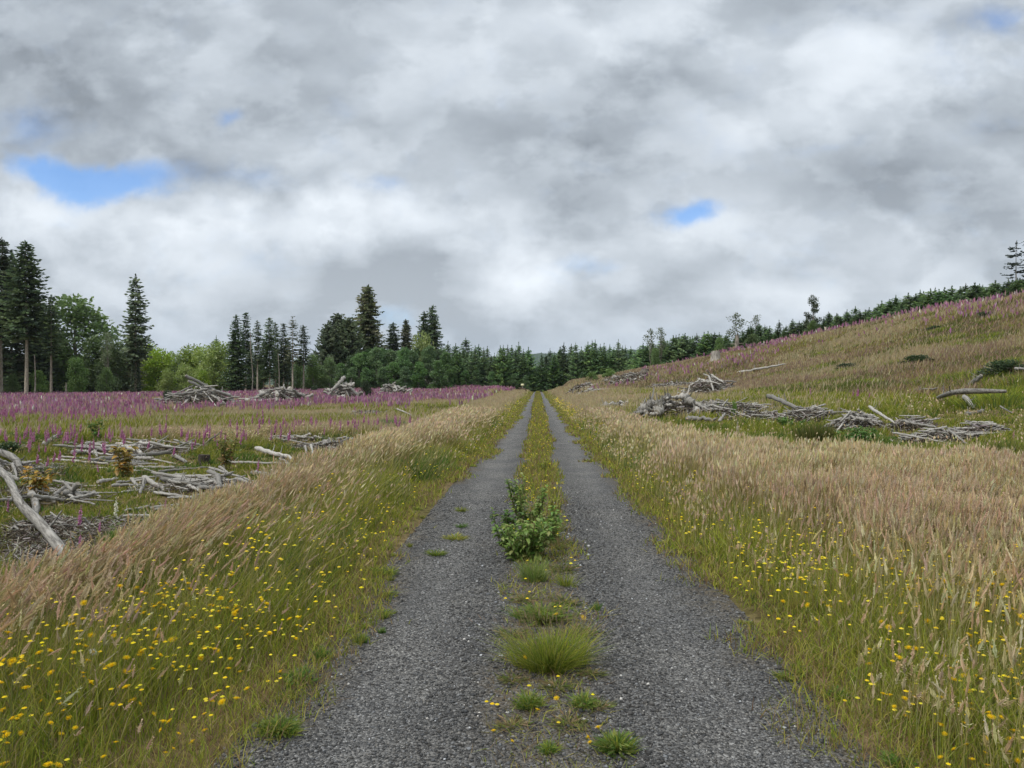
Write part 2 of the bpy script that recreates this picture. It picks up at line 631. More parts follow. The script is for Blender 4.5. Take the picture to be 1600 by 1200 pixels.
# ------------------------------------------------------------------ sky and sun
SUN_EL, SUN_AZ = math.radians(56), math.radians(-125)     # behind the camera, to its left
W = bpy.data.worlds.new('World')
SC.world = W
W.use_nodes = True
nt = W.node_tree
nt.nodes.clear()
L = nt.links.new
wo = N(nt, 'ShaderNodeOutputWorld')
bg = N(nt, 'ShaderNodeBackground')
STR = 0.1
bg.inputs['Strength'].default_value = STR
L(bg.outputs[0], wo.inputs['Surface'])
sky = N(nt, 'ShaderNodeTexSky', sky_type='NISHITA')
sky.sun_disc = False
sky.sun_elevation = SUN_EL
sky.sun_rotation = SUN_AZ
sky.ozone_density = 2.0
sky.dust_density = 0.4
tc = N(nt, 'ShaderNodeTexCoord')
DIR = tc.outputs['Generated']


def Mth(op, a, b=None, c=None, clamp=False):
    n = N(nt, 'ShaderNodeMath', operation=op)
    n.use_clamp = clamp
    for i, v in enumerate((a, b, c)):
        if v is None:
            continue
        if isinstance(v, (int, float)):
            n.inputs[i].default_value = v
        else:
            L(v, n.inputs[i])
    return n.outputs[0]


def Vec(op, a, b):
    n = N(nt, 'ShaderNodeVectorMath', operation=op)
    for i, v in enumerate((a, b)):
        if isinstance(v, tuple):
            n.inputs[i].default_value = v
        else:
            L(v, n.inputs[i])
    return n


def Smooth(v, a, b, lo=0.0, hi=1.0):
    n = N(nt, 'ShaderNodeMapRange', interpolation_type='SMOOTHSTEP')
    n.inputs['From Min'].default_value = a
    n.inputs['From Max'].default_value = b
    n.inputs['To Min'].default_value = lo
    n.inputs['To Max'].default_value = hi
    L(v, n.inputs[0])
    return n.outputs[0]


def Noise(vec, scale, detail, rough, dist=0.0, off=(0, 0, 0)):
    n = N(nt, 'ShaderNodeTexNoise')
    n.inputs['Scale'].default_value = scale
    n.inputs['Detail'].default_value = detail
    n.inputs['Roughness'].default_value = rough
    n.inputs['Distortion'].default_value = dist
    L(Vec('ADD', vec, off).outputs[0], n.inputs['Vector'])
    return n.outputs['Fac']


sx = N(nt, 'ShaderNodeSeparateXYZ')
L(DIR, sx.inputs[0])
dz = Mth('MAXIMUM', sx.outputs['Z'], 0.0)
den = Mth('ADD', dz, 0.22)
cu = N(nt, 'ShaderNodeCombineXYZ')
L(Mth('DIVIDE', sx.outputs['X'], den), cu.inputs[0])
L(Mth('DIVIDE', sx.outputs['Y'], den), cu.inputs[1])
PL = cu.outputs[0]                       # position on the cloud layer
dy = Mth('MAXIMUM', sx.outputs['Y'], 0.08)
ca = N(nt, 'ShaderNodeCombineXYZ')       # heading and height in the sky, for the larger clouds and gaps
L(Mth('DIVIDE', sx.outputs['X'], dy), ca.inputs[0])
L(Mth('DIVIDE', sx.outputs['Z'], dy), ca.inputs[1])
warp = N(nt, 'ShaderNodeTexNoise')
warp.inputs['Scale'].default_value = 5.0
warp.inputs['Detail'].default_value = 5.0
warp.inputs['Roughness'].default_value = 0.6
L(ca.outputs[0], warp.inputs['Vector'])
wv = Vec('SUBTRACT', warp.outputs['Color'], (0.5, 0.5, 0.5))
wv2 = Vec('MULTIPLY', wv.outputs[0], (0.24, 0.16, 0.0))
AE = Vec('ADD', ca.outputs[0], wv2.outputs[0]).outputs[0]
wv3 = Vec('MULTIPLY', wv.outputs[0], (0.16, 0.10, 0.0))
AE2 = Vec('ADD', ca.outputs[0], wv3.outputs[0]).outputs[0]


def blob(px, py, rx, ry, src=None):
    """a soft patch of sky, 1 at its centre"""
    u, v = (px - 800) / F, (600 - py) / F
    d = FWD + RGT * u
    cx, cy = d[0] / d[1], v / d[1]
    q = Vec('SUBTRACT', src or AE, (float(cx), float(cy), 0))
    q = Vec('MULTIPLY', q.outputs[0], (F / rx, F / ry, 0))
    ln = N(nt, 'ShaderNodeVectorMath', operation='LENGTH')
    L(q.outputs[0], ln.inputs[0])
    return Smooth(ln.outputs['Value'], 1.0, 0.0)


def total(items, src=None):
    t = None
    for px, py, rx, ry, amp in items:
        v = Mth('MULTIPLY', blob(px, py, rx, ry, src), amp)
        t = v if t is None else Mth('ADD', t, v)
    return t


big = Noise(PL, 0.55, 5.0, 0.55, 0.6, (3.1, 7.7, 0))
mid = Noise(PL, 1.5, 7.0, 0.58, 0.4, (11.3, 2.9, 0))
st_ = Vec('MULTIPLY', ca.outputs[0], (1.0, 1.55, 1.0)).outputs[0]
fine = Noise(st_, 6.0, 9.0, 0.57, 0.1)
low_ = Mth('ADD', 0.55, Mth('MULTIPLY', dz, 1.3))
lum1 = Noise(st_, 4.2, 8.0, 0.52, 0.0, (2, 6, 0))
lum2 = Noise(st_, 4.2, 8.0, 0.52, 0.0, (2, 6.06, 0))
lit = Mth('SUBTRACT', lum1, lum2)


def Billow(off):
    n = N(nt, 'ShaderNodeTexNoise', noise_type='RIDGED_MULTIFRACTAL')
    n.inputs['Scale'].default_value = 3.4
    n.inputs['Detail'].default_value = 5.0
    n.inputs['Roughness'].default_value = 0.42
    n.inputs['Offset'].default_value = 1.0
    n.inputs['Gain'].default_value = 1.0
    wv4 = Vec('MULTIPLY', wv.outputs[0], (0.10, 0.10, 0.0))
    p_ = Vec('ADD', Vec('ADD', st_, off).outputs[0], wv4.outputs[0])
    L(p_.outputs[0], n.inputs['Vector'])
    return n.outputs['Fac']


bil1, bil2 = Billow((7, 3, 0)), Billow((7, 3.045, 0))
puffs = Mth('ADD', Mth('MULTIPLY', Mth('SUBTRACT', 0.75, bil1), 0.055), Mth('MULTIPLY', Mth('SUBTRACT', bil2, bil1), 0.05))
puff = Noise(st_, 2.9, 9.0, 0.56, 0.15, (5, 1, 0))
puff2 = Noise(st_, 6.5, 9.0, 0.56, 0.1, (15, 4, 0))
patches = total([
    # dark bellies
    (230, 160, 420, 130, -.105), (60, 90, 260, 130, -.05), (900, 220, 380, 150, -.10), (1420, 275, 400, 90, -.145), (1010, 110, 330, 90, -.09),
    (560, 190, 300, 110, -.06), (700, 310, 300, 50, -.05), (1550, 340, 260, 70, -.08), (1500, 200, 220, 70, -.05), (420, 390, 260, 45, -.015), (960, 370, 220, 40, -.03), (620, 425, 330, 40, -.01),
    # bright tops
    (80, 340, 320, 110, .19), (330, 350, 260, 70, .16), (600, 350, 300, 75, .20), (820, 425, 150, 70, .18), (1330, 100, 300, 110, .10), (1150, 190, 300, 80, .07),
    (540, 245, 160, 55, .09), (1090, 375, 190, 50, .11), (640, 60, 260, 70, .05), (930, 40, 260, 70, .06), (200, 420, 260, 60, .07), (1000, 470, 700, 60, .06), (1440, 400, 300, 50, .05), (1480, 130, 160, 70, .07), (300, 210, 200, 60, .03)])
B = Mth('ADD', 0.415, Mth('MULTIPLY', patches, 0.92))
B = Mth('ADD', B, Mth('MULTIPLY', Mth('SUBTRACT', big, 0.5), 0.22))
B = Mth('ADD', B, Mth('MULTIPLY', Mth('SUBTRACT', mid, 0.5), 0.10))
B = Mth('ADD', B, Mth('MULTIPLY', Mth('SUBTRACT', fine, 0.5), 0.16))
B = Mth('ADD', B, Mth('MULTIPLY', lit, 0.26))
B = Mth('ADD', B, Mth('MULTIPLY', puffs, Smooth(sx.outputs['Z'], 0.55, 0.30, 0.35, 1.0)))
B = Mth('ADD', B, Mth('MULTIPLY', Mth('SUBTRACT', Smooth(puff, 0.43, 0.55), 0.5), 0.075))
B = Mth('ADD', B, Mth('MULTIPLY', Mth('SUBTRACT', Smooth(puff2, 0.44, 0.56), 0.5), 0.065))
# thicker and flatter towards the horizon, and dim grey underfoot of the cloud layer
hz = Smooth(sx.outputs['Z'], 0.12, -0.02)
B = Mth('ADD', Mth('MULTIPLY', B, Mth('SUBTRACT', 1.0, Mth('MULTIPLY', hz, 0.60))), Mth('MULTIPLY', hz, 0.60 * 0.475))
# an overcast sky is far brighter overhead than low down
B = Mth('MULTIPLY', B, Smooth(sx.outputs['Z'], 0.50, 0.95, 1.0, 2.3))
B = Mth('MINIMUM', Mth('MAXIMUM', B, Smooth(sx.outputs['Z'], 0.32, 0.10, 0.22, 0.34)), 1.4)
tint = N(nt, 'ShaderNodeValToRGB')
el = tint.color_ramp.elements
el[0].position, el[0].color = 0.20, (0.87, 0.99, 1.13, 1)
el[1].position, el[1].color = 0.62, (0.93, 1.0, 1.075, 1)
L(B, tint.inputs[0])
cl = N(nt, 'ShaderNodeMix', data_type='RGBA', blend_type='MULTIPLY')
cl.inputs['Factor'].default_value = 1
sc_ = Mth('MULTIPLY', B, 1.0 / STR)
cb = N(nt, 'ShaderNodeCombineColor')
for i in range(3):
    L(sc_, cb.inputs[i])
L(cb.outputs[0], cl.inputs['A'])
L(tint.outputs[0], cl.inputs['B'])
hzc = N(nt, 'ShaderNodeMix', data_type='RGBA', blend_type='MULTIPLY')
L(Mth('MULTIPLY', hz, 0.9), hzc.inputs['Factor'])
hzc.inputs['B'].default_value = (0.94, 0.99, 1.06, 1)
L(cl.outputs['Result'], hzc.inputs['A'])
gap = total([(190, 285, 190, 46, 1.25), (60, 258, 120, 34, 1.0), (120, 268, 120, 36, .8), (376, 177, 36, 30, .62), (1066, 342, 62, 36, 1.1), (1565, 42, 70, 50, .62), (925, 418, 70, 26, .4), (610, 488, 90, 30, .4), (580, 295, 60, 24, .42), (1320, 225, 90, 26, .28), (410, 285, 110, 40, .4), (20, 190, 110, 60, .34)], AE2)
torn = Noise(st_, 15.0, 8.0, 0.62, 0.4, (1, 9, 0))
gap = Mth('ADD', gap, Mth('MULTIPLY', Mth('SUBTRACT', fine, 0.5), 1.0))
gap = Mth('ADD', gap, Mth('MULTIPLY', Mth('SUBTRACT', torn, 0.5), 0.75))
gap = Mth('MULTIPLY', Smooth(gap, 0.0, 1.2), 0.84)
blue = N(nt, 'ShaderNodeMix', data_type='RGBA', blend_type='MULTIPLY')
blue.inputs['Factor'].default_value = 1
L(sky.outputs[0], blue.inputs['A'])
blue.inputs['B'].default_value = (0.68, 0.95, 1.25, 1)
fin = N(nt, 'ShaderNodeMix', data_type='RGBA')
L(gap, fin.inputs['Factor'])
L(hzc.outputs['Result'], fin.inputs['A'])
L(blue.outputs['Result'], fin.inputs['B'])
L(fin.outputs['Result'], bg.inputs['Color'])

sd = bpy.data.lights.new('sun', 'SUN')
sd.energy = 1.5
sd.angle = math.radians(14)
sd.color = (1.0, 0.96, 0.90)
so = bpy.data.objects.new('sun', sd)
COL.objects.link(so)
# light travels away from the sun's place in the sky
sv = np.array([math.cos(SUN_EL) * math.sin(SUN_AZ), math.cos(SUN_EL) * math.cos(SUN_AZ), math.sin(SUN_EL)])
from mathutils import Vector, Matrix, Euler
so.rotation_euler = Vector((-sv).tolist()).to_track_quat('-Z', 'Y').to_euler()
so.location = (0, -20, 30)
SC.view_settings.view_transform = 'Standard'
SC.view_settings.look = 'None'
SC.view_settings.exposure = 0.58
SC.view_settings.gamma = 1.0
SC.render.engine = 'CYCLES'
SC.cycles.max_bounces = 6
SC.cycles.diffuse_bounces = 3
SC.cycles.transmission_bounces = 3
SC.cycles.transparent_max_bounces = 4
SC.cycles.use_denoising = True
SC.cycles.denoiser = 'OPENIMAGEDENOISE'
SC.cycles.denoising_input_passes = 'RGB_ALBEDO_NORMAL'
# ------------------------------------------------------------------ grasses
def scatter(n, dmin, dmax, cap, pxr=(-260, 1860)):
    """random ground points, thinner with distance; cap is the most per square metre"""
    D = dmin * np.exp(rng.random(n) * math.log(dmax / dmin))
    px = pxr[0] + rng.random(n) * (pxr[1] - pxr[0])
    dens = n / ((pxr[1] - pxr[0]) / F * math.log(dmax / dmin)) / D ** 2
    k = rng.random(n) < np.minimum(1, cap / dens)
    D, px = D[k], px[k]
    s = (px - 800) / F * D
    return FWD[0] * D + RGT[0] * s, FWD[1] * D + RGT[1] * s, D


def y_tan(x):
    """how far from the camera the tall fawn grass right of the road reaches"""
    return np.interp(x, [2.6, 2.8, 3.4, 4.4, 5.6, 8, 16, 40], [150, 34, 18, 12.4, 11.2, 10.2, 10.6, 16])


def zones(x, y):
    """what grows at a place: weights for tall fawn grass, green grass, bare ground, purple flowers"""
    x = np.asarray(x, float)
    y = np.asarray(y, float)
    dl = edge_l(y) - x
    dr = x - edge_r(y)
    n1 = fnoise(x, y, 1.7, 41)
    n2 = fnoise(x, y, 6.0, 45)
    n3 = fnoise(x, y, 14.0, 49)
    road = (dl < 0) & (dr < 0)
    left = x < 0
    c = crest(y)
    on_bank = left & (x > c - .7)
    strip_l = np.interp(y, [2, 4, 8, 12, 20, 150], [1.6, 1.55, 1.38, 1.05, .80, .9]) + (n1 - .5) * .9
    strip_r = np.interp(y, [2, 4, 6, 8, 10, 14, 150], [3.0, 2.4, 1.7, 1.15, .85, .75, .9]) + (n1 - .5) * 1.2
    tan = np.zeros_like(x)
    tan = np.where(on_bank, sstep(-.6, .7, dl - strip_l) * (1 - .55 * sstep(.56, .70, fnoise(x, y, 1.3, 58))), tan)
    yt = y_tan(x) + (n1 - .5) * 2.0
    near_r = (~left) & (y < yt)
    tan = np.where(near_r, sstep(-1.3, 1.6, dr - strip_r) * (1 - .88 * sstep(.50, .60, fnoise(x, y, 1.9, 57))), tan)
    fl = left & ~on_bank
    r = np.hypot(x, y)
    tanf = sstep(.50, .60, n2 * .55 + n3 * .45 + .05 * sstep(20, 60, r))
    tan = np.where(fl, tanf * sstep(10, 26, y) * .9, tan)
    fr = (~left) & ~near_r & (dr > 0)
    hillz = ground_z(x, y)
    tan = np.where(fr, np.clip((.35 + .65 * sstep(.40, .58, fnoise(x, y, 3.6, 63))) * sstep(.42, .58, fnoise(x * 1.0, y, 8.0, 61) * .6 + n3 * .4 + .07 * sstep(1.0, 3.5, hillz)) * sstep(.1, .9, hillz + .25 * sstep(40, 60, y)) + 0.9 * sstep(-7, 0, -(x - 2.5)) * sstep(30, 60, y), 0, 1), tan)
    # purple: a band along the far edge of the left field, drifts on the slope and along its crest
    pl = sstep(.44, .68, fnoise(x, y, 13.0, 71) * .55 + fnoise(x, y, 4.0, 72) * .25 + .26 * sstep(26, 75, r) * (1 - .35 * sstep(-26, -8, x)))
    pl = np.maximum(pl, .55 * sstep(.50, .64, fnoise(x, y, 6.0, 73)) * sstep(17, 26, r))
    pl = np.where(fl & (r > 15), np.maximum(pl, .10), 0)
    pr = sstep(.46, .64, fnoise(x, y, 9.0, 75) * .62 + n2 * .2 + .20 * sstep(2, 8, hillz))
    pr = np.where(fr & (r > 28) & (hillz > .45), np.maximum(pr * .8, .02), 0)
    purple = np.where(left, pl, pr)
    return dict(dl=dl, dr=dr, road=road, left=left, bank=on_bank, near_r=near_r, fl=fl, fr=fr, tan=tan, purple=purple, n1=n1, n2=n2, n3=n3, hz=hillz, r=r)


BARE = []          # (x, y, radius): ground covered by slash where little grows
LOW = []           # (x, y, radius): trampled grass around fallen logs


def bare(x, y):
    b = np.zeros(np.shape(x))
    for bx, by, br in BARE:
        b = np.maximum(b, 1 - sstep(br * .55, br * 1.1, np.hypot(x - bx, y - by)))
    return b


def low(x, y):
    """1 where a fallen log keeps the grass down"""
    b = np.zeros(np.shape(x))
    if not LOW:
        return b
    A = np.array(LOW)
    i = np.where((y < 45))[0]
    for s in range(0, len(i), 40000):
        q = i[s:s + 40000]
        d = np.sqrt((x[q, None] - A[None, :, 0]) ** 2 + (y[q, None] - A[None, :, 1]) ** 2) / A[None, :, 2]
        b[q] = 1 - sstep(.55, 1.15, d.min(1))
    return b


def pal(n, cols, jit=.16):
    c = np.array(cols)[rng.integers(0, len(cols), n)]
    return c * (1 + (rng.random((n, 1)) - .5) * 2 * jit) * (1 + (rng.random((n, 3)) - .5) * jit)


def blades(g, x, y, z, h, w, lean, bend, cb, ct, seg):
    """one curved tapering strip per blade; lean: horizontal offset of the tip (n,2)"""
    n = len(x)
    if n == 0:
        return
    yaw = rng.normal(0, .75, n) + np.arctan2(x, np.maximum(y, .1)) * -1
    wx, wy = np.cos(yaw) * w * .5, np.sin(yaw) * w * .5
    nv = 2 * seg + 1
    V = np.zeros((n, nv, 3))
    C = np.zeros((n, nv, 3))
    for s in range(seg + 1):
        t = s / seg
        zz = h * (t - bend * .35 * t * t)
        ox = lean[:, 0] * t ** 1.7
        oy = lean[:, 1] * t ** 1.7
        p = np.stack([x + ox, y + oy, z + zz], 1)
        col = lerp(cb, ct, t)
        if s < seg:
            ww = 1 - .55 * t
            off = np.stack([wx * ww, wy * ww, 0 * wx], 1)
            V[:, 2 * s] = p - off
            V[:, 2 * s + 1] = p + off
            C[:, 2 * s] = col
            C[:, 2 * s + 1] = col
        else:
            V[:, nv - 1] = p
            C[:, nv - 1] = col
    t0 = []
    for s in range(seg - 1):
        a = 2 * s
        t0 += [(a, a + 1, a + 3), (a, a + 3, a + 2)]
    t0.append((2 * seg - 2, 2 * seg - 1, 2 * seg))
    T = np.array(t0)[None] + (np.arange(n) * nv)[:, None, None]
    g.add(V.reshape(-1, 3), T.reshape(-1, 3), C.reshape(-1, 3))


def seed_heads(g, tip, d, ln, wd, col, fluffy=False):
    """feathery seed head: two crossed spindles, near ones with loose spikelets"""
    n = len(tip)
    if n == 0:
        return
    d = d / np.linalg.norm(d, axis=1)[:, None]
    u = np.cross(d, np.array([0, 0, 1.0]) + rng.normal(0, .3, (n, 3)))
    u /= np.linalg.norm(u, axis=1)[:, None] + 1e-9
    v = np.cross(d, u)
    for a in ((u,) if not fluffy else (u, v)):
        P = np.stack([tip, tip + d * ln[:, None] * .4 + a * wd[:, None] * .5, tip + d * ln[:, None] * .4 - a * wd[:, None] * .5, tip + d * ln[:, None]], 1)
        T = np.array([[0, 1, 2], [1, 3, 2]])[None] + (np.arange(n) * 4)[:, None, None]
        g.add(P.reshape(-1, 3), T.reshape(-1, 3), np.repeat(col[:, None], 4, 1).reshape(-1, 3))
    if fluffy:
        K = 16
        t = rng.random((n, K))
        an = rng.random((n, K)) * 2 * PI
        rad = (u[:, None] * np.cos(an)[..., None] + v[:, None] * np.sin(an)[..., None])
        p0 = tip[:, None] + d[:, None] * (ln[:, None] * t)[..., None]
        out = wd[:, None] * (1.25 - .9 * t) * (.5 + .9 * rng.random((n, K)))
        p1 = p0 + rad * out[..., None] + d[:, None] * (ln[:, None] * .14)[..., None]
        sd = np.cross(np.broadcast_to(d[:, None], rad.shape), rad) * 0.0016
        P = np.stack([p0, (p0 + p1) / 2 + sd * 1.6, p1, (p0 + p1) / 2 - sd * 1.6], 2)
        m = n * K
        T = np.array([[0, 1, 2], [0, 2, 3]])[None] + (np.arange(m) * 4)[:, None, None]
        cc = col[:, None] * (.95 + .5 * rng.random((n, K, 1)))
        g.add(P.reshape(-1, 3), T.reshape(-1, 3), np.repeat(cc.reshape(m, 1, 3), 4, 1).reshape(-1, 3))


GREEN = [(.19, .24, .032), (.26, .30, .04), (.33, .335, .055), (.14, .195, .032)]
LUSH = [(.075, .16, .035), (.10, .20, .04), (.13, .22, .05)]
OLIVE = [(.32, .305, .065), (.40, .355, .095), (.26, .26, .055)]
STRAW = [(.42, .36, .18), (.36, .30, .15), (.50, .43, .24), (.30, .22, .11)]
FAWN = [(.50, .405, .225), (.53, .42, .25), (.47, .38, .20), (.58, .50, .29), (.45, .39, .18), (.62, .55, .35)]
ROSY = [(.54, .41, .275), (.56, .43, .30), (.50, .38, .26)]


def grow_all():
    tall, green = Geo(), Geo()
    # ---- banks and verges close by, and the fields ------------------------------------------------
    x, y, D = scatter(2100000, 1.3, 30, 3400, (-650, 2350))
    z_ = zones(x, y)
    keep = (~z_['road']) & ((z_['dl'] > -.02) | (z_['dr'] > -.02))
    verge_d = np.where(z_['left'], z_['dl'], z_['dr'])
    thin = np.clip((verge_d + (z_['n1'] - .5) * .5) / .45, .16, 1)      # sparse near the gravel
    lw = low(x, y)
    b = np.maximum(bare(x, y), lw * .55)
    field_thin = np.where(z_['fl'] | z_['fr'], .62, 1.0)
    keep &= rng.random(len(x)) < thin * (1 - .93 * b) * field_thin
    x, y, D, verge_d, lw = x[keep], y[keep], D[keep], verge_d[keep], lw[keep]
    z_ = {k: v[keep] for k, v in z_.items()}
    z = ground_z(x, y)
    u = rng.random(len(x))
    tanw = z_['tan']
    cl = fnoise(x, y, .55, 87)
    gust = fnoise(x, y, 1.5, 88) - .5
    is_tall = u < (1 - .6 * lw) * (.30 + 1.4 * sstep(.3, .7, cl)) * np.where(z_['bank'] | z_['near_r'], .025 + .05 * (~z_['left']) + .47 * tanw, .015 + .48 * tanw)
    # --- stems with seed heads
    i = np.where(is_tall)[0]
    n = len(i)
    hs = np.where(z_['bank'][i] | z_['near_r'][i], 1.0, .72) * np.clip(verge_d[i] / .6, .45, 1) * (1 - .72 * lw[i]) * np.where(z_['left'][i] & (y[i] < 9), .86, 1)
    h = (.42 + .26 * rng.random(n)) * hs * (.70 + .3 * z_['n1'][i] + .42 * cl[i])
    wind = np.array([.13, .03])
    lean = (wind[None] * (1 + 2.2 * gust[i])[:, None] + np.stack([0 * gust[i], .22 * (cl[i] - .5)], 1) + rng.normal(0, .085, (n, 2))) * (h / .5)[:, None]
    lean[:, 0] *= np.where(z_['left'][i], 1.0, .35)
    w = np.maximum(.0022, .00105 * D[i])
    cb = pal(n, GREEN + OLIVE)
    ct = pal(n, STRAW, .2)
    nearm = D[i] < 7
    for msk, sg in ((nearm, 3), (~nearm, 2)):
        blades(tall, x[i][msk], y[i][msk], z[i][msk], h[msk], w[msk], lean[msk], np.full(msk.sum(), .3), cb[msk], ct[msk], sg)
    tip = np.stack([x[i] + lean[:, 0] * .86, y[i] + lean[:, 1] * .86, z[i] + h * .80], 1)
    d = np.stack([lean[:, 0] * 1.7, lean[:, 1] * 1.7, h * .75 + .03], 1) + rng.normal(0, .06, (n, 3))
    ln = (.075 + .06 * rng.random(n)) * np.clip(hs, .6, 1)
    wd = np.maximum(.011 + .012 * rng.random(n), .0021 * D[i])
    rosy = rng.random(n) < .12 + .5 * sstep(.42, .68, fnoise(x[i], y[i], 2.6, 81) + .12 * z_['left'][i])
    hc = np.where(rosy[:, None], pal(n, ROSY, .18), pal(n, FAWN, .2)) * .98
    lod = D[i] < 5.5 + 6 * rng.random(n)
    for msk, fl in ((lod, True), (~lod, False)):
        seed_heads(tall, tip[msk], d[msk], ln[msk], wd[msk] * (.8 if fl else 1), hc[msk], fl)
    # --- leaves
    j = np.where(~is_tall)[0]
    n = len(j)
    vz = np.clip(verge_d[j] / .5, .25, 1)
    bankish = z_['bank'][j] | z_['near_r'][j]
    lushn = fnoise(x[j], y[j], 3.5, 85)
    h = np.where(bankish, .16 + .26 * rng.random(n), .14 + .24 * rng.random(n)) * vz * (.7 + .6 * z_['n1'][j]) * (1 - .7 * lw[j])
    lean = rng.normal(0, .11, (n, 2)) * (h / .3)[:, None] + np.array([.03, 0]) * (h / .3)[:, None]
    w = np.maximum(.0036 + .002 * rng.random(n), .00125 * D[j])
    cb = np.where((lushn > .58)[:, None], pal(n, LUSH), pal(n, GREEN))
    k = rng.random(n)
    h = h * (.7 + .6 * cl[j])
    cb = cb * np.where(bankish, 1.04, .78)[:, None]
    dk = rng.random(n) < np.where(bankish, .6, .6) * sstep(.50, .64, fnoise(x[j], y[j], 1.1, 86))
    cb = np.where(dk[:, None], pal(n, [(.085, .15, .035), (.12, .185, .04), (.065, .115, .03)]), cb)
    dry = np.where(bankish, .08, 0) + np.where(bankish, .16 + .2 * z_['tan'][j], .10 + .35 * z_['tan'][j])
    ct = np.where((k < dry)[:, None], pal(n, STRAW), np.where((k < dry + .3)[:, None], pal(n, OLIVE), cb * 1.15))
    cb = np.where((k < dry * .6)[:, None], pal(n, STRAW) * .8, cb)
    nearm = D[j] < 7
    for msk, sg in ((nearm, 3), (~nearm, 2)):
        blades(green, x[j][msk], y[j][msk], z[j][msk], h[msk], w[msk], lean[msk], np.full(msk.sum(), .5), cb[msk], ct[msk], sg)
    # ---- the fields farther off ------------------------------------------------------------------
    x, y, D = scatter(800000, 28, 155, 150, (-120, 1720))
    z_ = zones(x, y)
    b = bare(x, y)
    keep = (~z_['road']) & (rng.random(len(x)) < (1 - .9 * b))
    x, y, D = x[keep], y[keep], D[keep]
    z_ = {k: v[keep] for k, v in z_.items()}
    n = len(x)
    z = ground_z(x, y)
    z_['tan'] = z_['tan'] * np.where(z_['fr'], 1 - .75 * sstep(8, 13, x) * sstep(40, 30, y), 1)
    tall_ = rng.random(n) < .08 + .78 * z_['tan']
    vd = np.where(z_['left'], z_['dl'], z_['dr'])
    h = np.where(tall_, .34 + .26 * rng.random(n), .18 + .22 * rng.random(n)) * np.clip(vd / .8, .3, 1)
    lean = rng.normal(0, .10, (n, 2)) + np.array([.05, 0])
    w = .0016 * D * (.7 + .6 * rng.random(n))
    cb = pal(n, GREEN + OLIVE)
    hillc = z_['fr'] & (z_['hz'] > 1)
    ct = np.where(tall_[:, None], np.where((rng.random(n) < .5)[:, None], pal(n, ROSY), pal(n, FAWN)) * np.where(hillc, .84, .95)[:, None], np.where((rng.random(n) < .35)[:, None], pal(n, OLIVE), pal(n, GREEN)))
    ct = np.where((hillc & ~tall_ & (rng.random(n) < .72))[:, None], pal(n, [(.27, .19, .115), (.33, .235, .14), (.24, .185, .10), (.29, .20, .15)]), ct)
    pt = fnoise(x, y, 5.0, 64)
    ct = np.where((hillc & (pt > .53) & ~tall_)[:, None], pal(n, [(.09, .12, .035), (.12, .15, .045), (.15, .16, .05)]), ct)
    mauve = hillc & (rng.random(n) < .45 * sstep(.42, .64, fnoise(x, y, 7.0, 66)))
    ct = np.where(mauve[:, None], pal(n, [(.30, .19, .17), (.27, .17, .13), (.33, .21, .20), (.24, .16, .11)]), ct)
    cb = np.where(tall_[:, None], lerp(cb, ct, .6), np.where(hillc[:, None], lerp(cb, ct, .5), cb))
    m = tall_
    blades(tall, x[m], y[m], z[m], h[m], w[m], lean[m], np.full(m.sum(), .2), cb[m], ct[m], 2)
    m = ~tall_
    blades(green, x[m], y[m], z[m], h[m], w[m], lean[m], np.full(m.sum(), .2), cb[m], ct[m], 2)
    # ---- little green things and dead grass on the road's middle and edges --------------------------
    n = 260000
    Dd = 2.2 * np.exp(rng.random(n) * math.log(150 / 2.2))
    xx = edge_l(Dd) - .55 + rng.random(n) * (edge_r(Dd) - edge_l(Dd) + 1.1)
    c = np.abs(xx - .04)
    mid = (1 - sstep(.14, .40, c + (fnoise(xx, Dd, .6, 91) - .5) * .5)) * np.interp(Dd, [2, 5, 9, 12, 30, 150], [.62, .62, .75, .9, .8, .7])
    mid *= .35 + .65 * sstep(.38, .58, fnoise(xx, Dd, .9, 92) + .25 * sstep(9, 14, Dd))
    ed = sstep(-.32, .0, np.maximum(xx - edge_r(Dd), edge_l(Dd) - xx) + (fnoise(xx, Dd, .5, 93) - .5) * .7) * .8
    k = rng.random(n) < np.maximum(mid, ed)
    xx, Dd, md = xx[k], Dd[k], (mid > ed)[k]
    n = len(xx)
    z = np.where(np.abs(xx - .04) < 1.25, np.maximum(road_z(xx, Dd), -.045), 0.0) - .005
    h = (.03 + .10 * rng.random(n) ** 1.5) * np.where(md, np.interp(Dd, [2, 8, 14, 150], [.45, .8, 1.5, 2.3]), 1)
    lean = rng.normal(0, .05, (n, 2))
    w = np.maximum(.003, .0013 * Dd)
    q = rng.random(n) + .12 * (fnoise(xx, Dd, .35, 94) - .5)
    cb = np.where((q < .35)[:, None], pal(n, [(.24, .17, .09), (.30, .23, .13), (.2, .13, .07)]), np.where((q < .7)[:, None], pal(n, GREEN), pal(n, OLIVE)))
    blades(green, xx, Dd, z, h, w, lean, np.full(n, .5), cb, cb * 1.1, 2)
    tag(tall.obj('tall_grass', M_GRASS), 'tall fawn seeding grass along both sides of the track and over the fields', 'grass', kind='stuff')
    tag(green.obj('green_grass', M_GRASS), 'short green and dry grass covering the verges and the cleared fields', 'grass', kind='stuff')
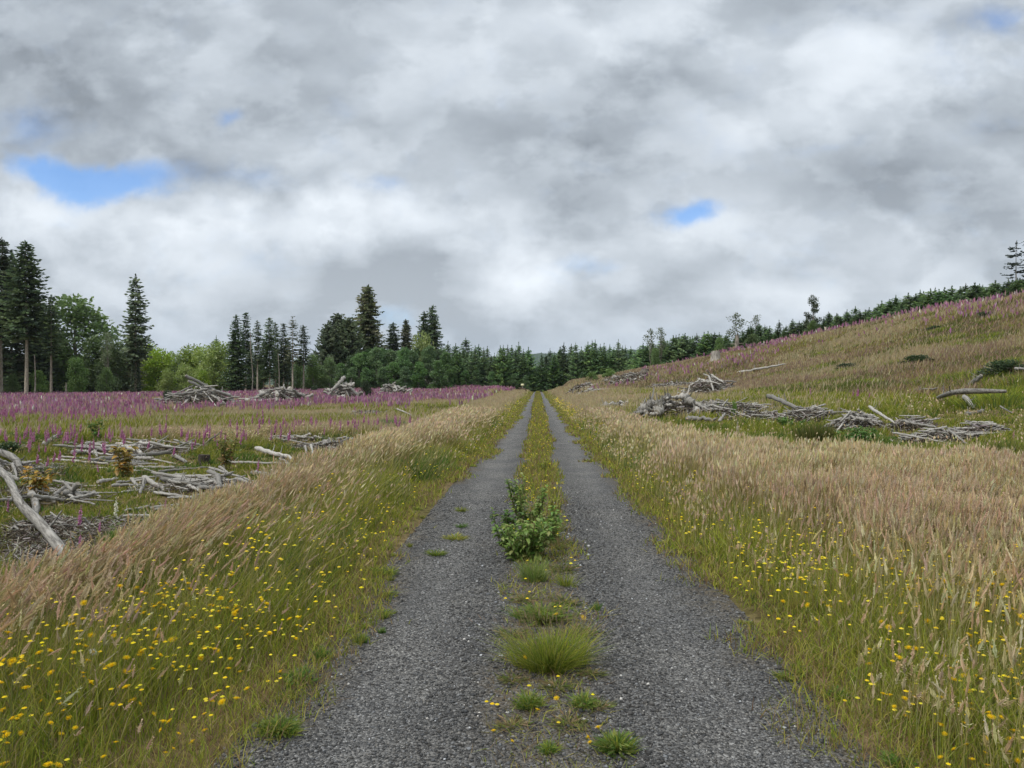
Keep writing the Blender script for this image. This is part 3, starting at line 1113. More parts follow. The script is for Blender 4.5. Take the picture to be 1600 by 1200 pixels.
# ------------------------------------------------------------------ trees
DARK = [(.078, .12, .056), (.10, .148, .066), (.128, .176, .074), (.062, .098, .052)]
MIDG = [(.10, .175, .066), (.13, .21, .075), (.165, .245, .08), (.08, .14, .06)]
OLIV = [(.11, .135, .06), (.15, .165, .08), (.085, .105, .05), (.19, .185, .11)]
LIME = [(.25, .36, .05), (.31, .42, .06), (.37, .45, .085), (.19, .28, .045)]
ALDER = [(.115, .205, .046), (.15, .25, .058), (.19, .285, .07), (.08, .145, .038)]
PALEG = [(.16, .20, .10), (.20, .24, .12), (.13, .17, .08)]
GREYWOOD = (1.0, .97, .92)


def sprays(g, P, Dv, ln, wd, col):
    """diamond shaped leaf sprays at P pointing along Dv"""
    P = np.asarray(P, float)
    n = len(P)
    Dv = Dv / (np.linalg.norm(Dv, axis=1)[:, None] + 1e-9)
    s = np.cross(Dv, rng.normal(0, 1, (n, 3)) + np.array([0, 0, 1.2]))
    s /= np.linalg.norm(s, axis=1)[:, None] + 1e-9
    ln = np.broadcast_to(ln, (n,))[:, None]
    wd = np.broadcast_to(wd, (n,))[:, None]
    V = np.stack([P, P + Dv * ln * .5 + s * wd * .5, P + Dv * ln, P + Dv * ln * .5 - s * wd * .5], 1)
    T = np.array([[0, 1, 2], [0, 2, 3]])[None] + (np.arange(n) * 4)[:, None, None]
    g.add(V.reshape(-1, 3), T.reshape(-1, 3), np.repeat(np.asarray(col)[:, None], 4, 1).reshape(-1, 3))


def conifer(h, cb, R, prof=1.0, gap=.42, nb=6, droop=.25, tip=.15, rise=.05, spray=.42, cols=DARK, rag=.25, dead=True, trunk_r=None, bulge=.0, missing=0.0, hang=.0, spire=0.0):
    """returns (trunk mesh geo, crown geo) of a conifer with whorls of branches"""
    tr, cr = Geo(), Geo()
    r0 = trunk_r or h * .011 + .03
    zt = np.linspace(0, h * .99, 12)
    tube(tr, np.stack([.012 * h * np.sin(zt * .21) * 0.3, .0 * zt, zt], 1), r0 * (1 - .93 * zt / h), 7, GREYWOOD if cb < 3 else (1.9, 1.8, 1.65))
    if dead and cb > 1.5:
        for _ in range(int(cb * 4)):
            z = cb * (.25 + .8 * rng.random())
            a = rng.random() * 2 * PI
            l = (.35 + .9 * rng.random()) * R * .45
            tube(tr, [(0, 0, z), (math.cos(a) * l * .6, math.sin(a) * l * .6, z - .03 * l), (math.cos(a) * l, math.sin(a) * l, z - .22 * l)], [.025, .015, .006], 3, (.62, .58, .54))
    z = cb
    side = 1 + rag * (rng.random(24) - .5) * 2
    PP, DD, LL, CC = [], [], [], []
    while z < h - .1:
        t = (z - cb) / (h - cb)
        L0 = R * ((1 - t) ** prof) * (1 - bulge * (1 - t) ** 4 * 1.0) + .12
        k = max(3, int(nb * (.7 + .6 * rng.random())))
        a0 = rng.random() * 2 * PI
        for b_ in range(k):
            if rng.random() < missing:
                continue
            a = a0 + b_ * 2 * PI / k + rng.normal(0, .18)
            Lb = L0 * (.72 + .5 * rng.random()) * side[int((a % (2 * PI)) / (2 * PI) * 24) % 24]
            m = max(3, int(Lb / (spray * .34)))
            s = np.linspace(.12, 1, m)
            rr = Lb * s
            zz = z + rng.normal(0, gap * .3) + Lb * (rise * s - droop * s ** 1.6 + tip * s ** 4)
            ux, uy = math.cos(a), math.sin(a)
            base = np.stack([ux * rr, uy * rr, zz], 1)
            col = np.array(cols[rng.integers(len(cols))]) * (.85 + .3 * rng.random())
            sl = -droop + .1
            for sg in (-1, 1):
                dv = np.stack([ux * .62 - sg * uy * .8 + rng.normal(0, .15, m), uy * .62 + sg * ux * .8 + rng.normal(0, .15, m), sl * .6 - hang + rng.normal(0, .16, m)], 1)
                PP.append(base)
                DD.append(dv)
                LL.append(spray * (1.15 - .55 * s) * min(1, .35 + Lb * .5))
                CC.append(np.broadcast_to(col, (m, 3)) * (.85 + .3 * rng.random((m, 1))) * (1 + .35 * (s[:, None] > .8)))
            PP.append(base[-1:])
            DD.append(np.array([[ux, uy, sl + .3]]))
            LL.append(np.array([spray * .7]))
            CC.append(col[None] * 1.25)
        z += gap * (.75 + .5 * rng.random()) * (1.0 - .35 * t)
    # leader
    if spire:
        n = 14
        PP.append(np.stack([rng.normal(0, .03, n), rng.normal(0, .03, n), h - .3 + spire * rng.random(n)], 1))
        DD.append(np.stack([rng.normal(0, .16, n), rng.normal(0, .16, n), 1 + 0 * np.arange(n)], 1))
        LL.append(np.full(n, spray * .5))
        CC.append(np.tile(np.array(cols[-1]) * 1.1, (n, 1)))
        tube(tr, [(0, 0, h - .3), (0, 0, h + spire)], [.03, .01], 4, GREYWOOD)
    n = 16
    PP.append(np.stack([np.zeros(n), np.zeros(n), h - 1.15 + 1.05 * rng.random(n)], 1))
    a = rng.random(n) * 2 * PI
    DD.append(np.stack([np.cos(a) * .5, np.sin(a) * .5, .8 + 0 * a], 1))
    LL.append(np.full(n, spray * .55))
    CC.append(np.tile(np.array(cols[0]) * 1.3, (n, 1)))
    LL = np.concatenate(LL)
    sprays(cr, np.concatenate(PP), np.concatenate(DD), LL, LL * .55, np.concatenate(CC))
    return tr, cr


def broadleaf(h, R, base=.15, lobes=14, n=5200, leaf=.30, cols=ALDER, trunk_r=None, sq=.75, lobe_r=.42, gaps=.0, stems=1):
    """returns (trunk geo, crown geo) of a leafy tree: limbs to lobes, leaf clusters through and over each lobe"""
    tr, cr = Geo(), Geo()
    r0 = trunk_r or h * .014 + .03
    cen = []
    for k in range(lobes):
        a = rng.random() * 2 * PI
        t = (k + .5) / lobes
        z = h * (base + (1 - base) * (t * .92 + .0))
        w = math.sin(PI * min(1, .18 + .80 * t)) ** .8
        q = R * w * math.sqrt(rng.random()) * .8
        cen.append((math.cos(a) * q, math.sin(a) * q, z * .97))
    cen.append((0, 0, h * .93))
    cen = np.array(cen)
    for s_ in range(stems):
        off = (rng.normal(0, .25 * (stems > 1)), rng.normal(0, .25 * (stems > 1)))
        zt = np.linspace(0, h * .85, 7)
        tube(tr, np.stack([off[0] + off[0] * zt / h * 2 + .02 * h * np.sin(zt), off[1] + off[1] * zt / h * 2 + .015 * h * np.cos(zt * .8) - .015 * h, zt], 1), r0 * (1 - .85 * zt / h), 6, (.95, .93, .88))
    for c in cen:
        z0 = c[2] * (.45 + .2 * rng.random())
        tube(tr, [(0, 0, z0), (c[0] * .5, c[1] * .5, (z0 + c[2]) / 2 + .1), tuple(c)], [r0 * .4, r0 * .25, .012], 4, (.8, .78, .74))
    per = n // len(cen)
    P, Dv, C = [], [], []
    for c in cen:
        lr = R * lobe_r * (.7 + .6 * rng.random())
        v = rng.normal(0, 1, (per, 3))
        v /= np.linalg.norm(v, axis=1)[:, None]
        rad = lr * (.35 + .75 * rng.random(per) ** .6) * (.75 + .5 * vnoise(v[:, 0] * 2 + c[0], v[:, 1] * 2 + v[:, 2] * 1.7 + c[2], .5, 3))
        p = c + v * rad[:, None] * np.array([1, 1, sq])
        col0 = np.array(cols[rng.integers(len(cols))])
        C.append(lerp(np.broadcast_to(col0, (per, 3)), pal(per, cols), .6))
        P.append(p)
        Dv.append(v * .6 + rng.normal(0, .6, (per, 3)) + np.array([0, 0, -.15]))
    P, Dv, C = np.concatenate(P), np.concatenate(Dv), np.concatenate(C)
    k = P[:, 2] > .02
    if gaps:
        k &= vnoise(P[:, 0] + P[:, 2] * .7, P[:, 1] - P[:, 2] * .6, R * .22, 9) > gaps
    P, Dv, C = P[k], Dv[k], C[k]
    ln = leaf * (.7 + .6 * rng.random(len(P)))
    sprays(cr, P, Dv, ln, ln * .62, C)
    return tr, cr


KINDS = {}


def kind(name, pair, h, cm=M_NEEDLE):
    tr, cr = pair
    KINDS[name] = (tr.mesh(name + '_trunk', M_BARK, True), cr.mesh(name + '_crown', cm), h)


for i in range(2):
    kind('tall_spruce%d' % i, conifer(24, 9.5 - 5 * i, 4.4, .75, .42, 7, .32, .22, .02, .85, DARK, .3), 24)
kind('slim_spruce0', conifer(17, 7.5, 1.75, .62, .38, 6, .25, .15, .05, .60, DARK, .3), 17)
kind('slim_spruce1', conifer(17, 4.0, 2.1, .62, .38, 6, .28, .18, .05, .65, DARK, .3), 17)
kind('slim_spruce2', conifer(17, 7, 1.5, .5, .44, 5, .22, .15, .10, .55, OLIV, .4, missing=.2), 17)
kind('full_spruce0', conifer(17, 1.0, 3.1, .8, .40, 7, .30, .15, .06, .75, DARK, .25), 17)
kind('ragged_fir0', conifer(17, 5.6, 2.05, .62, .44, 8, .30, .24, .10, .80, DARK, .35, bulge=.15, spire=.6), 17)
kind('old_spruce0', conifer(20, .8, 4.0, .62, .40, 8, .42, .18, .05, .85, OLIV, .35, hang=.35), 20)
kind('old_spruce1', conifer(17, .8, 3.2, .62, .42, 7, .42, .18, .05, .78, DARK, .35, hang=.25, missing=.1), 17)
kind('broad_spruce0', conifer(14, .6, 4.6, .62, .36, 9, .30, .30, .10, .85, [(.062, .088, .045), (.08, .108, .054), (.10, .122, .06)], .4, hang=.3), 14)
for i in range(6):
    kind('young_fir%d' % i, conifer(9, .3, 2.55 + .2 * (i % 4), .95 + .14 * (i % 3), .28, 8, .10 + .04 * (i % 3), .14, .18, .50 + .06 * (i % 2), MIDG if i % 2 else DARK + MIDG, .42, missing=.03, spire=.8), 9)
kind('sparse_fir0', conifer(11, .6, 2.3, .55, .85, 4, .22, .22, .02, .58, [(.028, .042, .034), (.035, .05, .04), (.045, .06, .045)], .3, missing=.1), 11)
for i in range(3):
    kind('alder%d' % i, broadleaf(9, 3.0, .10, 15, 5600, .34, ALDER, lobe_r=.45), 9, M_CROWN)
for i in range(3):
    kind('lime_tree%d' % i, broadleaf(7, 3.0, .02, 15, 5600, .34, LIME, lobe_r=.48), 7, M_CROWN)
for i in range(3):
    kind('sapling%d' % i, broadleaf(8, 1.9, .04, 14, 5200, .30, [(.105, .205, .065), (.135, .24, .075), (.17, .28, .09), (.08, .155, .055)], lobe_r=.42), 8, M_CROWN)
for i in range(2):
    kind('wispy_tree%d' % i, broadleaf(9, 1.5, .52, 11, 620, .26, PALEG, .07, lobe_r=.36, gaps=.2), 9, M_CROWN)
kind('bush0', broadleaf(1.6, 1.1, .05, 9, 2400, .15, ALDER, .03, lobe_r=.5), 1.6, M_CROWN)
kind('bush1', broadleaf(1.6, 1.0, .05, 9, 2400, .15, [(.045, .08, .03), (.06, .10, .035), (.035, .06, .025)], .03, lobe_r=.5), 1.6, M_CROWN)
# trunk wrapped in ivy
_iv = Geo()
_n = 1500
_zz = rng.random(_n) * 1.0
_a = rng.random(_n) * 2 * PI
_rr = .55 * (.6 + .5 * rng.random(_n)) * (1.05 - .45 * _zz)
sprays(_iv, np.stack([np.cos(_a) * _rr * .8, np.sin(_a) * _rr * .8, .9 + _zz * 6.2], 1), np.stack([np.cos(_a), np.sin(_a), -.5 + 0 * _a], 1), .34, .2, pal(_n, DARK + [(.05, .07, .03)]))
IVY = _iv.mesh('ivy', M_CROWN)


def tree(name, kind_, px, ytop, ybase, D, label, cat='tree', group=None, wide=1.0, sink=.15, crown_label=None):
    """a tree whose top shows at photo row ytop; it stands on the terrain at distance D"""
    x, y = at(px, D)
    z = float(ground_z(x, y)) - sink
    if ybase is not None:
        z = min(z, zat(ybase, D)) if ybase > 0 else z
    tm, cm, h0 = KINDS[kind_]
    s = max(.15, (zat(ytop, D) - z) / h0)
    t = empty(name, (x, y, z), label, cat, group, rz=rng.random() * 6.28, sc=(s * wide, s * wide, s))
    link('trunk', tm, t)
    link('crown', cm, t)
    return t


# --- the dark stand at the far left
tree('spruce', 'tall_spruce1', -62, 372, None, 108, 'dark spruce cut by the photo edge, outermost of the tall stand on the left', group=None)
tree('spruce', 'tall_spruce0', 2, 372, None, 112, 'tallest dark spruce at the very edge of the left stand, pale bare trunk below')
tree('spruce', 'tall_spruce1', 19, 398, None, 118, 'dark full spruce squeezed between the two tallest spruces of the left stand')
tree('spruce', 'tall_spruce0', 41, 377, None, 104, 'tall dark spruce with a pointed top and long pale bare trunk, left stand')
tree('spruce', 'full_spruce0', 58, 452, None, 121, 'shorter dark spruce filling the stand behind the long pale bare trunk', wide=1.1)
tree('spruce', 'slim_spruce0', 80, 461, None, 103, 'slim spruce with a thin bare pale stem in front of the round green alder')
tree('spruce', 'full_spruce0', -25, 410, None, 124, 'dark spruce deep inside the left stand behind the edge trunks')
# --- leafy trees
LB = 'leafy green trees along the edge of the left field'
for k, (px, yt, D, wd, nm, lab) in enumerate((
        (116, 466, 126, 1.25, 'alder0', 'large round mid green alder rising right behind the slim bare stemmed spruce'),
        (84, 520, 128, 1.1, 'alder1', 'dusky green alder half hidden behind the slim bare stemmed spruce'),
        (150, 528, 122, 1.1, 'alder2', 'broad green alder sloping down right of the large round alder'),
        (182, 536, 120, 1.0, 'alder1', 'dark green alder just left of the lone ragged fir'),
        (118, 560, 112, .9, 'alder2', 'low dusky alder standing at the foot of the large round alder'),
        (166, 575, 111, .8, 'alder0', 'low dark alder at the field edge left of the lone ragged fir'),
        (60, 580, 113, 1.0, 'alder1', 'low shadowy alder under the tall spruces of the left stand'),
        (20, 585, 114, 1.0, 'alder2', 'low shadowy alder between the edge trunks of the left stand'))):
    tree('alder', nm, px, yt, None, D, lab, group=LB, wide=wd)
for k, (px, yt, D, wd, lab) in enumerate((
        (232, 545, 132, .9, 'lime green tree touching the right side of the lone ragged fir'),
        (248, 552, 126, 1.0, 'bright lime green tree standing second right of the lone ragged fir'),
        (272, 556, 136, 1.0, 'lime green tree below the tiny far fir top'),
        (301, 546, 138, 1.1, 'tall rounded lime tree in the middle of the lime row'),
        (322, 548, 134, 1.0, 'rounded lime tree left of the small dark fir top'),
        (345, 541, 130, 1.0, 'lime green tree touching the left side of the slender spruce row'),
        (288, 572, 124, .8, 'low yellow green tree in front of the lime row'),
        (262, 580, 122, .8, 'lowest yellow green bushy tree in front of the lime row'),
        (318, 582, 122, .8, 'low lime tree right above the largest slash pile'))):
    tree('lime_green_tree', 'lime_tree%d' % (k % 3), px, yt, None, D, lab, group='lime green trees between the lone fir and the spruce row', wide=wd)
for px in np.arange(-95, 200, 17):
    tree('alder', 'alder%d' % rng.integers(3), px + rng.normal(0, 4), np.interp(px, [-95, 60, 200], [545, 560, 566]) + rng.normal(0, 8), None, 131 + 5 * rng.random(), 'shadowy alder in the dark row closing the left stand from behind', group='shadowy alders behind the left stand', wide=1.35)
# --- the lone ragged fir, with ivy on its trunk, and the grey one behind it
t = tree('lone_fir', 'ragged_fir0', 212, 434, None, 106, 'lone ragged dark fir with an ivy wrapped trunk standing apart in the field edge')
link('ivy', IVY, t)
tree('drooping_spruce', 'old_spruce0', 207, 512, None, 122, 'grey green drooping spruce half hidden behind the lone ragged fir', wide=.9)
tree('far_fir', 'young_fir0', 338, 530, None, 165, 'small dark fir top poking above the lime trees')
tree('far_fir', 'young_fir2', 262, 553, None, 172, 'tiny dark fir top seen above the lowest lime trees')
tree('bare_sapling', 'wispy_tree1', 168, 516, None, 117, 'nearly leafless thin birch in front of the dark green alder', wide=.8)
# --- row of slender spruces
for px, yt, D, nm, wd, lab in (
        (369, 492, 120, 'full_spruce0', .95, 'dark spruce clothed to the ground, first of the slender row'),
        (384, 488, 126, 'slim_spruce1', .95, 'tallest slender spruce beside the spruce clothed to the ground'),
        (402, 501, 119, 'slim_spruce0', .9, 'slender spruce with a small crown on a long pale stem, right of the bare pole'),
        (421, 496, 121, 'slim_spruce1', 1.0, 'dense spruce in the middle of the slender row'),
        (430, 504, 128, 'slim_spruce0', 1.0, 'slender spruce overlapping the dense one in mid row'),
        (443, 505, 124, 'slim_spruce1', .9, 'dark spruce left of the sparse grey crowned one'),
        (457, 495, 120, 'slim_spruce2', 1.0, 'sparse grey crowned spruce with a long pale stem in the slender row'),
        (474, 508, 121, 'slim_spruce0', 1.15, 'last dark spruce at the right end of the slender row'),
        (412, 530, 130, 'slim_spruce1', .9, 'short spruce behind the gap in the slender row'),
        (450, 528, 131, 'slim_spruce1', 1.0, 'short spruce hidden behind the sparse grey crowned one'),
        (392, 535, 132, 'full_spruce0', .7, 'short bushy spruce behind the bare pole')):
    tree('slender_spruce', nm, px, yt, None, D, lab, group='slender spruces in a row beyond the left field', wide=wd)
for px, yt, D, lab in ((488, 556, 127, 'small light alder at the right foot of the slender spruce row'), (514, 560, 128, 'small light alder before the broad dark spruces'),
                       (500, 572, 133, 'low alder between the slender row and the broad spruces'), (404, 560, 133, 'alder foliage behind the long pale stems'), (436, 562, 133, 'alder foliage behind the middle of the slender row'),
                       (466, 562, 134, 'alder foliage behind the end of the slender row'), (372, 570, 131, 'alder foliage behind the first slender spruce')):
    tree('alder', 'alder%d' % rng.integers(3), px, yt, None, D, lab, group='alders around the slender spruces', wide=.9)
# --- the broad dark group and the tall olive spruce
for px, yt, D, nm, wd, lab in (
        (512, 506, 142, 'broad_spruce0', .85, 'left one of the three broad dark drooping spruces'),
        (528, 490, 146, 'broad_spruce0', 1.0, 'tallest of the three broad dark drooping spruces'),
        (545, 496, 143, 'broad_spruce0', .85, 'right one of the three broad dark spruces, against the tall olive spruce'),
        (575, 446, 150, 'old_spruce0', 1.15, 'tall olive spruce towering above the middle of the treeline'),
        (614, 504, 155, 'old_spruce1', 1.15, 'lone mid sized dark conifer right of the tall olive spruce'),
        (634, 499, 153, 'old_spruce0', .85, 'light olive pointed conifer left of the paired dark ones'),
        (663, 487, 155, 'old_spruce1', .9, 'shorter left trunk of the paired dark conifers'),
        (676, 477, 156, 'old_spruce1', .95, 'taller ragged right trunk of the paired dark conifers'),
        (493, 548, 150, 'young_fir0', .9, 'small dark fir at the left foot of the broad dark spruces'),
        (700, 538, 185, 'young_fir1', 1.1, 'far fir top just right of the paired dark conifers'),
        (712, 541, 185, 'young_fir3', 1.1, 'far fir top left of the round dark one'),
        (728, 532, 180, 'young_fir0', 1.5, 'round topped dark conifer showing above the plantation')):
    tree('conifer', nm, px, yt, None, D, lab, wide=wd)
tree('lime_green_tree', 'lime_tree1', 661, 528, None, 146, 'light green leafy tree in front of the paired dark conifers', wide=.7)
# --- band of leafy saplings
k = 0
for px in np.arange(520, 705, 9.5):
    yt = np.interp(px, [515, 550, 590, 640, 700], [572, 556, 545, 546, 550]) + rng.normal(0, 4)
    D = 136 + rng.random() * 10
    tree('young_alder', 'sapling%d' % (k % 3), px + rng.normal(0, 2), yt, None, D, 'bushy mid green young alder in the leafy band below the tall conifers', group='young alders in the leafy band', wide=1.05)
    k += 1
for px in np.arange(530, 700, 17):
    tree('young_alder', 'sapling%d' % (k % 3), px + rng.normal(0, 3), 572 + rng.normal(0, 5), None, 131 + rng.random() * 4, 'low young alder at the front of the leafy band below the tall conifers', group='low young alders at the front of the leafy band', wide=1.2)
    k += 1
# --- plantation behind the end of the track
for px in np.arange(694, 826, 6.2):
    yt = np.interp(px, [690, 740, 780, 800, 815, 826], [556, 546, 545, 541, 540, 548]) + rng.normal(0, 4)
    tree('plantation_fir', 'young_fir%d' % (k * 7 % 6), px + rng.normal(0, 1.5), yt, None, 150 + rng.random() * 9, 'dark young fir in the dense plantation left of the track end', group='plantation firs left of the track end', wide=1.05)
    k += 1
for px in np.arange(846, 1000, 6.6):
    yt = np.interp(px, [846, 870, 900, 930, 960, 1000], [556, 548, 543, 541, 541, 548]) + rng.normal(0, 3.5)
    tree('plantation_fir', 'young_fir%d' % (k * 7 % 6), px + rng.normal(0, 1.5), yt, None, 152 + rng.random() * 9, 'dark young fir in the dense plantation right of the track end', group='plantation firs right of the track end', wide=1.05)
    k += 1
for px, yt, D in ((829, 580, 172), (836, 576, 176), (842, 572, 172), (833, 588, 165), (839, 590, 160)):
    tree('plantation_fir', 'young_fir%d' % (k * 7 % 6), px, yt, None, D, 'low dark fir in the gap where the track enters the trees', group='low firs in the gap at the track end')
    k += 1
for px in (700, 726, 752, 776, 800, 818):
    tree('young_alder', 'sapling%d' % (k % 3), px + rng.normal(0, 4), 582 + rng.normal(0, 4), None, 147, 'low leafy sapling at the foot of the plantation left of the track', group='low saplings at the foot of the plantation', wide=1.2)
    k += 1
# --- firs along the crest of the right slope
for px in np.arange(1003, 1640, 5.8):
    Dr = np.interp(px, [1000, 1040, 1100, 1200, 1300, 1400, 1500, 1600, 1640], [128, 126, 122, 112, 100, 89, 78, 67, 64]) + rng.random() * 5
    yt = np.interp(px, [1000, 1040, 1080, 1120, 1160, 1200, 1250, 1300, 1350, 1400, 1450, 1500, 1560, 1600, 1640], [542, 533, 526, 521, 515, 510, 503, 493, 482, 469, 458, 451, 443, 437, 433]) + abs(rng.normal(0, 8)) - 4
    wd = 1.25 + .6 * rng.random() + .3 * (px > 1300)
    tree('plantation_fir', 'young_fir%d' % (k * 7 % 6), px + rng.normal(0, 2.5), yt, None, Dr, 'young fir in the long row rising behind the crest of the right slope', group='young firs behind the crest of the right slope', wide=wd, sink=.6)
    k += 1
for px in np.arange(1006, 1620, 9):
    Dr = np.interp(px, [1000, 1040, 1100, 1200, 1300, 1400, 1500, 1600], [140, 138, 134, 124, 112, 100, 88, 76])
    yt = np.interp(px, [1000, 1080, 1160, 1250, 1330, 1400, 1450, 1500, 1560, 1600], [552, 538, 528, 515, 500, 486, 475, 467, 457, 450]) + rng.normal(0, 4)
    tree('plantation_fir', 'young_fir%d' % (k * 7 % 6), px + rng.normal(0, 2.5), yt, None, Dr, 'young fir in the second row behind the crest of the right slope', group='second row firs behind the right crest', wide=1.6, sink=.6)
    k += 1
for px, yt, D, wd, nm, lab in (
        (1017, 512, 124, 1.0, 'wispy_tree0', 'left one of the twin thin pale trees above the crest firs'),
        (1033, 509, 124, .9, 'wispy_tree1', 'right one of the twin thin pale trees above the crest firs'),
        (1150, 487, 116, 1.25, 'wispy_tree0', 'thin pale tree rising behind the grey snag on the right crest'),
        (1181, 490, 116, .9, 'wispy_tree1', 'smallest thin pale tree, right of the one behind the grey snag')):
    tree('thin_tree', nm, px, yt, None, D, lab, wide=wd)
kind('knotty_tree0', broadleaf(10, 1.55, .30, 16, 2300, .26, [(.10, .13, .06), (.13, .16, .08), (.07, .10, .045)], .10, lobe_r=.42, gaps=.12), 10, M_CROWN)
tree('knotty_tree', 'knotty_tree0', 1270, 461, None, 99, 'tallest crooked thin tree alone above the crest firs', wide=1.0)
for px, yt, D, wd, lab in ((1124, 528, 112, .8, 'light green leafy bush tree left of the grey snag on the crest'), (1176, 523, 113, 1.1, 'leafy green tree right of the grey snag on the crest'),
                           (1270, 502, 97, .8, 'dark leafy bush at the foot of the crooked thin tree'), (1024, 545, 121, .7, 'leafy bush at the foot of the twin thin trees'), (1426, 492, 81, .35, 'small bright bush at the foot of the crest firs')):
    tree('leafy_tree', 'alder%d' % (k % 3), px, yt, None, D, lab, wide=wd, sink=.5)
    k += 1
tree('sparse_fir', 'sparse_fir0', 1588, 377, None, 71, 'dark sparse fir with layered drooping limbs at the top of the slope', sink=.6)
tree('sparse_fir', 'sparse_fir0', 1611, 368, None, 72, 'dark sparse fir cut off by the photo edge at the top of the slope', sink=.6)
# bare poles and snags
for px, yt, D, r, lab in ((54, 553, 103, .11, 'short bare dead pole between the pale trunk and the slim spruce'), (393, 520, 118, .10, 'bare pole without a crown in the slender spruce row'),
                          (103, 598, 103, .12, 'short broken stub at the field edge right of the slim spruce'), (435, 552, 118, .08, 'thin bare stem beside the dense spruce in mid row'),
                          (1151, 524, 106, .42, 'thick grey broken snag on the crest of the right slope')):
    x, y = at(px, D)
    z = float(ground_z(x, y)) - .1
    h = zat(yt, D) - z
    g = Geo()
    zz = np.linspace(0, h, 9)
    tube(g, np.stack([.02 * h * np.sin(zz * .5), 0 * zz, zz], 1), r * (1 - .45 * zz / h), 8, (1, .97, .93), cap=(.9, .85, .8), wob=.25, rs=rng)
    for _ in range(6):
        a, q = rng.random() * 6.28, h * (.3 + .65 * rng.random())
        tube(g, [(0, 0, q), (math.cos(a) * r * 2.5, math.sin(a) * r * 2.5, q + .1 * r)], [r * .2, r * .08], 4, (.8, .77, .72))
    o = g.obj('snag', M_BARK, loc=(x, y, z))
    tag(o, lab, 'dead tree')
# ------------------------------------------------------------------ logs, stumps and slash


def log_geo(pts, radii, sides=9, stubs=2, tint=(1, 1, 1)):
    g = Geo()
    P = np.asarray(pts, float)
    tube(g, P, radii, sides, tint, cap=(1.12, 1.04, .9), wob=.18, rs=rng)
    for _ in range(stubs):
        k = rng.integers(1, len(P) - 1)
        d = rng.normal(0, 1, 3)
        d[2] = abs(d[2])
        d /= np.linalg.norm(d)
        r = radii[k] if hasattr(radii, '__len__') else radii
        tube(g, [P[k], P[k] + d * r * 2.0, P[k] + d * r * (2.6 + 2 * rng.random()) + np.array([0, 0, r])], [r * .34, r * .24, r * .14], 5, tint)
    return g


# shared logs of unit length along X
UNIT = []
for i in range(10):
    K = 15
    xx = np.linspace(-.5, .5, K)
    bend = (.00, .008, .018, .006, .03, .01, .004, .022, .008, .012)[i]
    rr = np.linspace(1.15, .8 if i % 2 else .55, K)
    yy = bend * (1 - 4 * xx ** 2) * 1.0
    zz = rng.normal(0, .008, K)
    # radii are in units of the log's thickness; the bend is kept in units of thickness too
    rr[0] *= .75
    rr[-1] *= (.35, .9, .15, .8)[i % 4]
    UNIT.append(log_geo(np.stack([xx * 30, yy * 30, zz * 30], 1), rr, 8, 2 + i % 2, (1, .985, .96)).mesh('log', M_LOG, True))


def place_log(p0, p1, r, label, name='fallen_log', group=None, var=None, sag=0.0):
    """a shared log stretched between two world points"""
    p0, p1 = np.array(p0, float), np.array(p1, float)
    d = p1 - p0
    ln = float(np.linalg.norm(d))
    o = bpy.data.objects.new(name, UNIT[rng.integers(len(UNIT)) if var is None else var])
    COL.objects.link(o)
    o.location = ((p0 + p1) / 2).tolist()
    q = Vector((d / ln).tolist()).to_track_quat('X', 'Z')
    o.rotation_mode = 'QUATERNION'
    o.rotation_quaternion = q
    o.scale = (ln / 30.0, r, r)
    return tag(o, label, 'log', group)


def long_log(path, label, name='fallen_log', cat='log', sides=10, stubs=2):
    """a log with its own bends: [(px, py, lift, radius in m)], each laid on the terrain under that photo point"""
    P, R = [], []
    for px, py, lift, r in path:
        x, y, z, D = hit(px, py + lift * 0)
        if lift:                        # raised point: on the same sight line, closer by the lift
            k = max(.82, 1 - lift / max(.3, EYE - z))
            x, y, z = x * k, y * k, EYE + (z - EYE) * k
        P.append((x, y, z + r * .5))
        R.append(r)
        LOW.append((x, y, .6))
        LOW.append((x * .94, y * .94, .6))
    P = np.array(P)
    # resample smoothly
    t = np.linspace(0, 1, len(P))
    tt = np.linspace(0, 1, max(9, len(P) * 3))
    Q = np.stack([np.interp(tt, t, P[:, i]) for i in range(3)], 1)
    for _ in range(2):
        Q[1:-1] = (Q[:-2] + 2 * Q[1:-1] + Q[2:]) / 4
    RR = np.interp(tt, t, R)
    c = Q.mean(0)
    d = Q[-1] - Q[0]
    q = Vector((d / np.linalg.norm(d)).tolist()).to_track_quat('X', 'Z')
    Mx = np.array(q.to_matrix())
    o = log_geo((Q - c) @ Mx, RR, sides, stubs, (.86, .84, .81)).obj(name, M_LOG, smooth=True)
    o.location = c.tolist()
    o.rotation_mode = 'QUATERNION'
    o.rotation_quaternion = q
    return tag(o, label, cat)


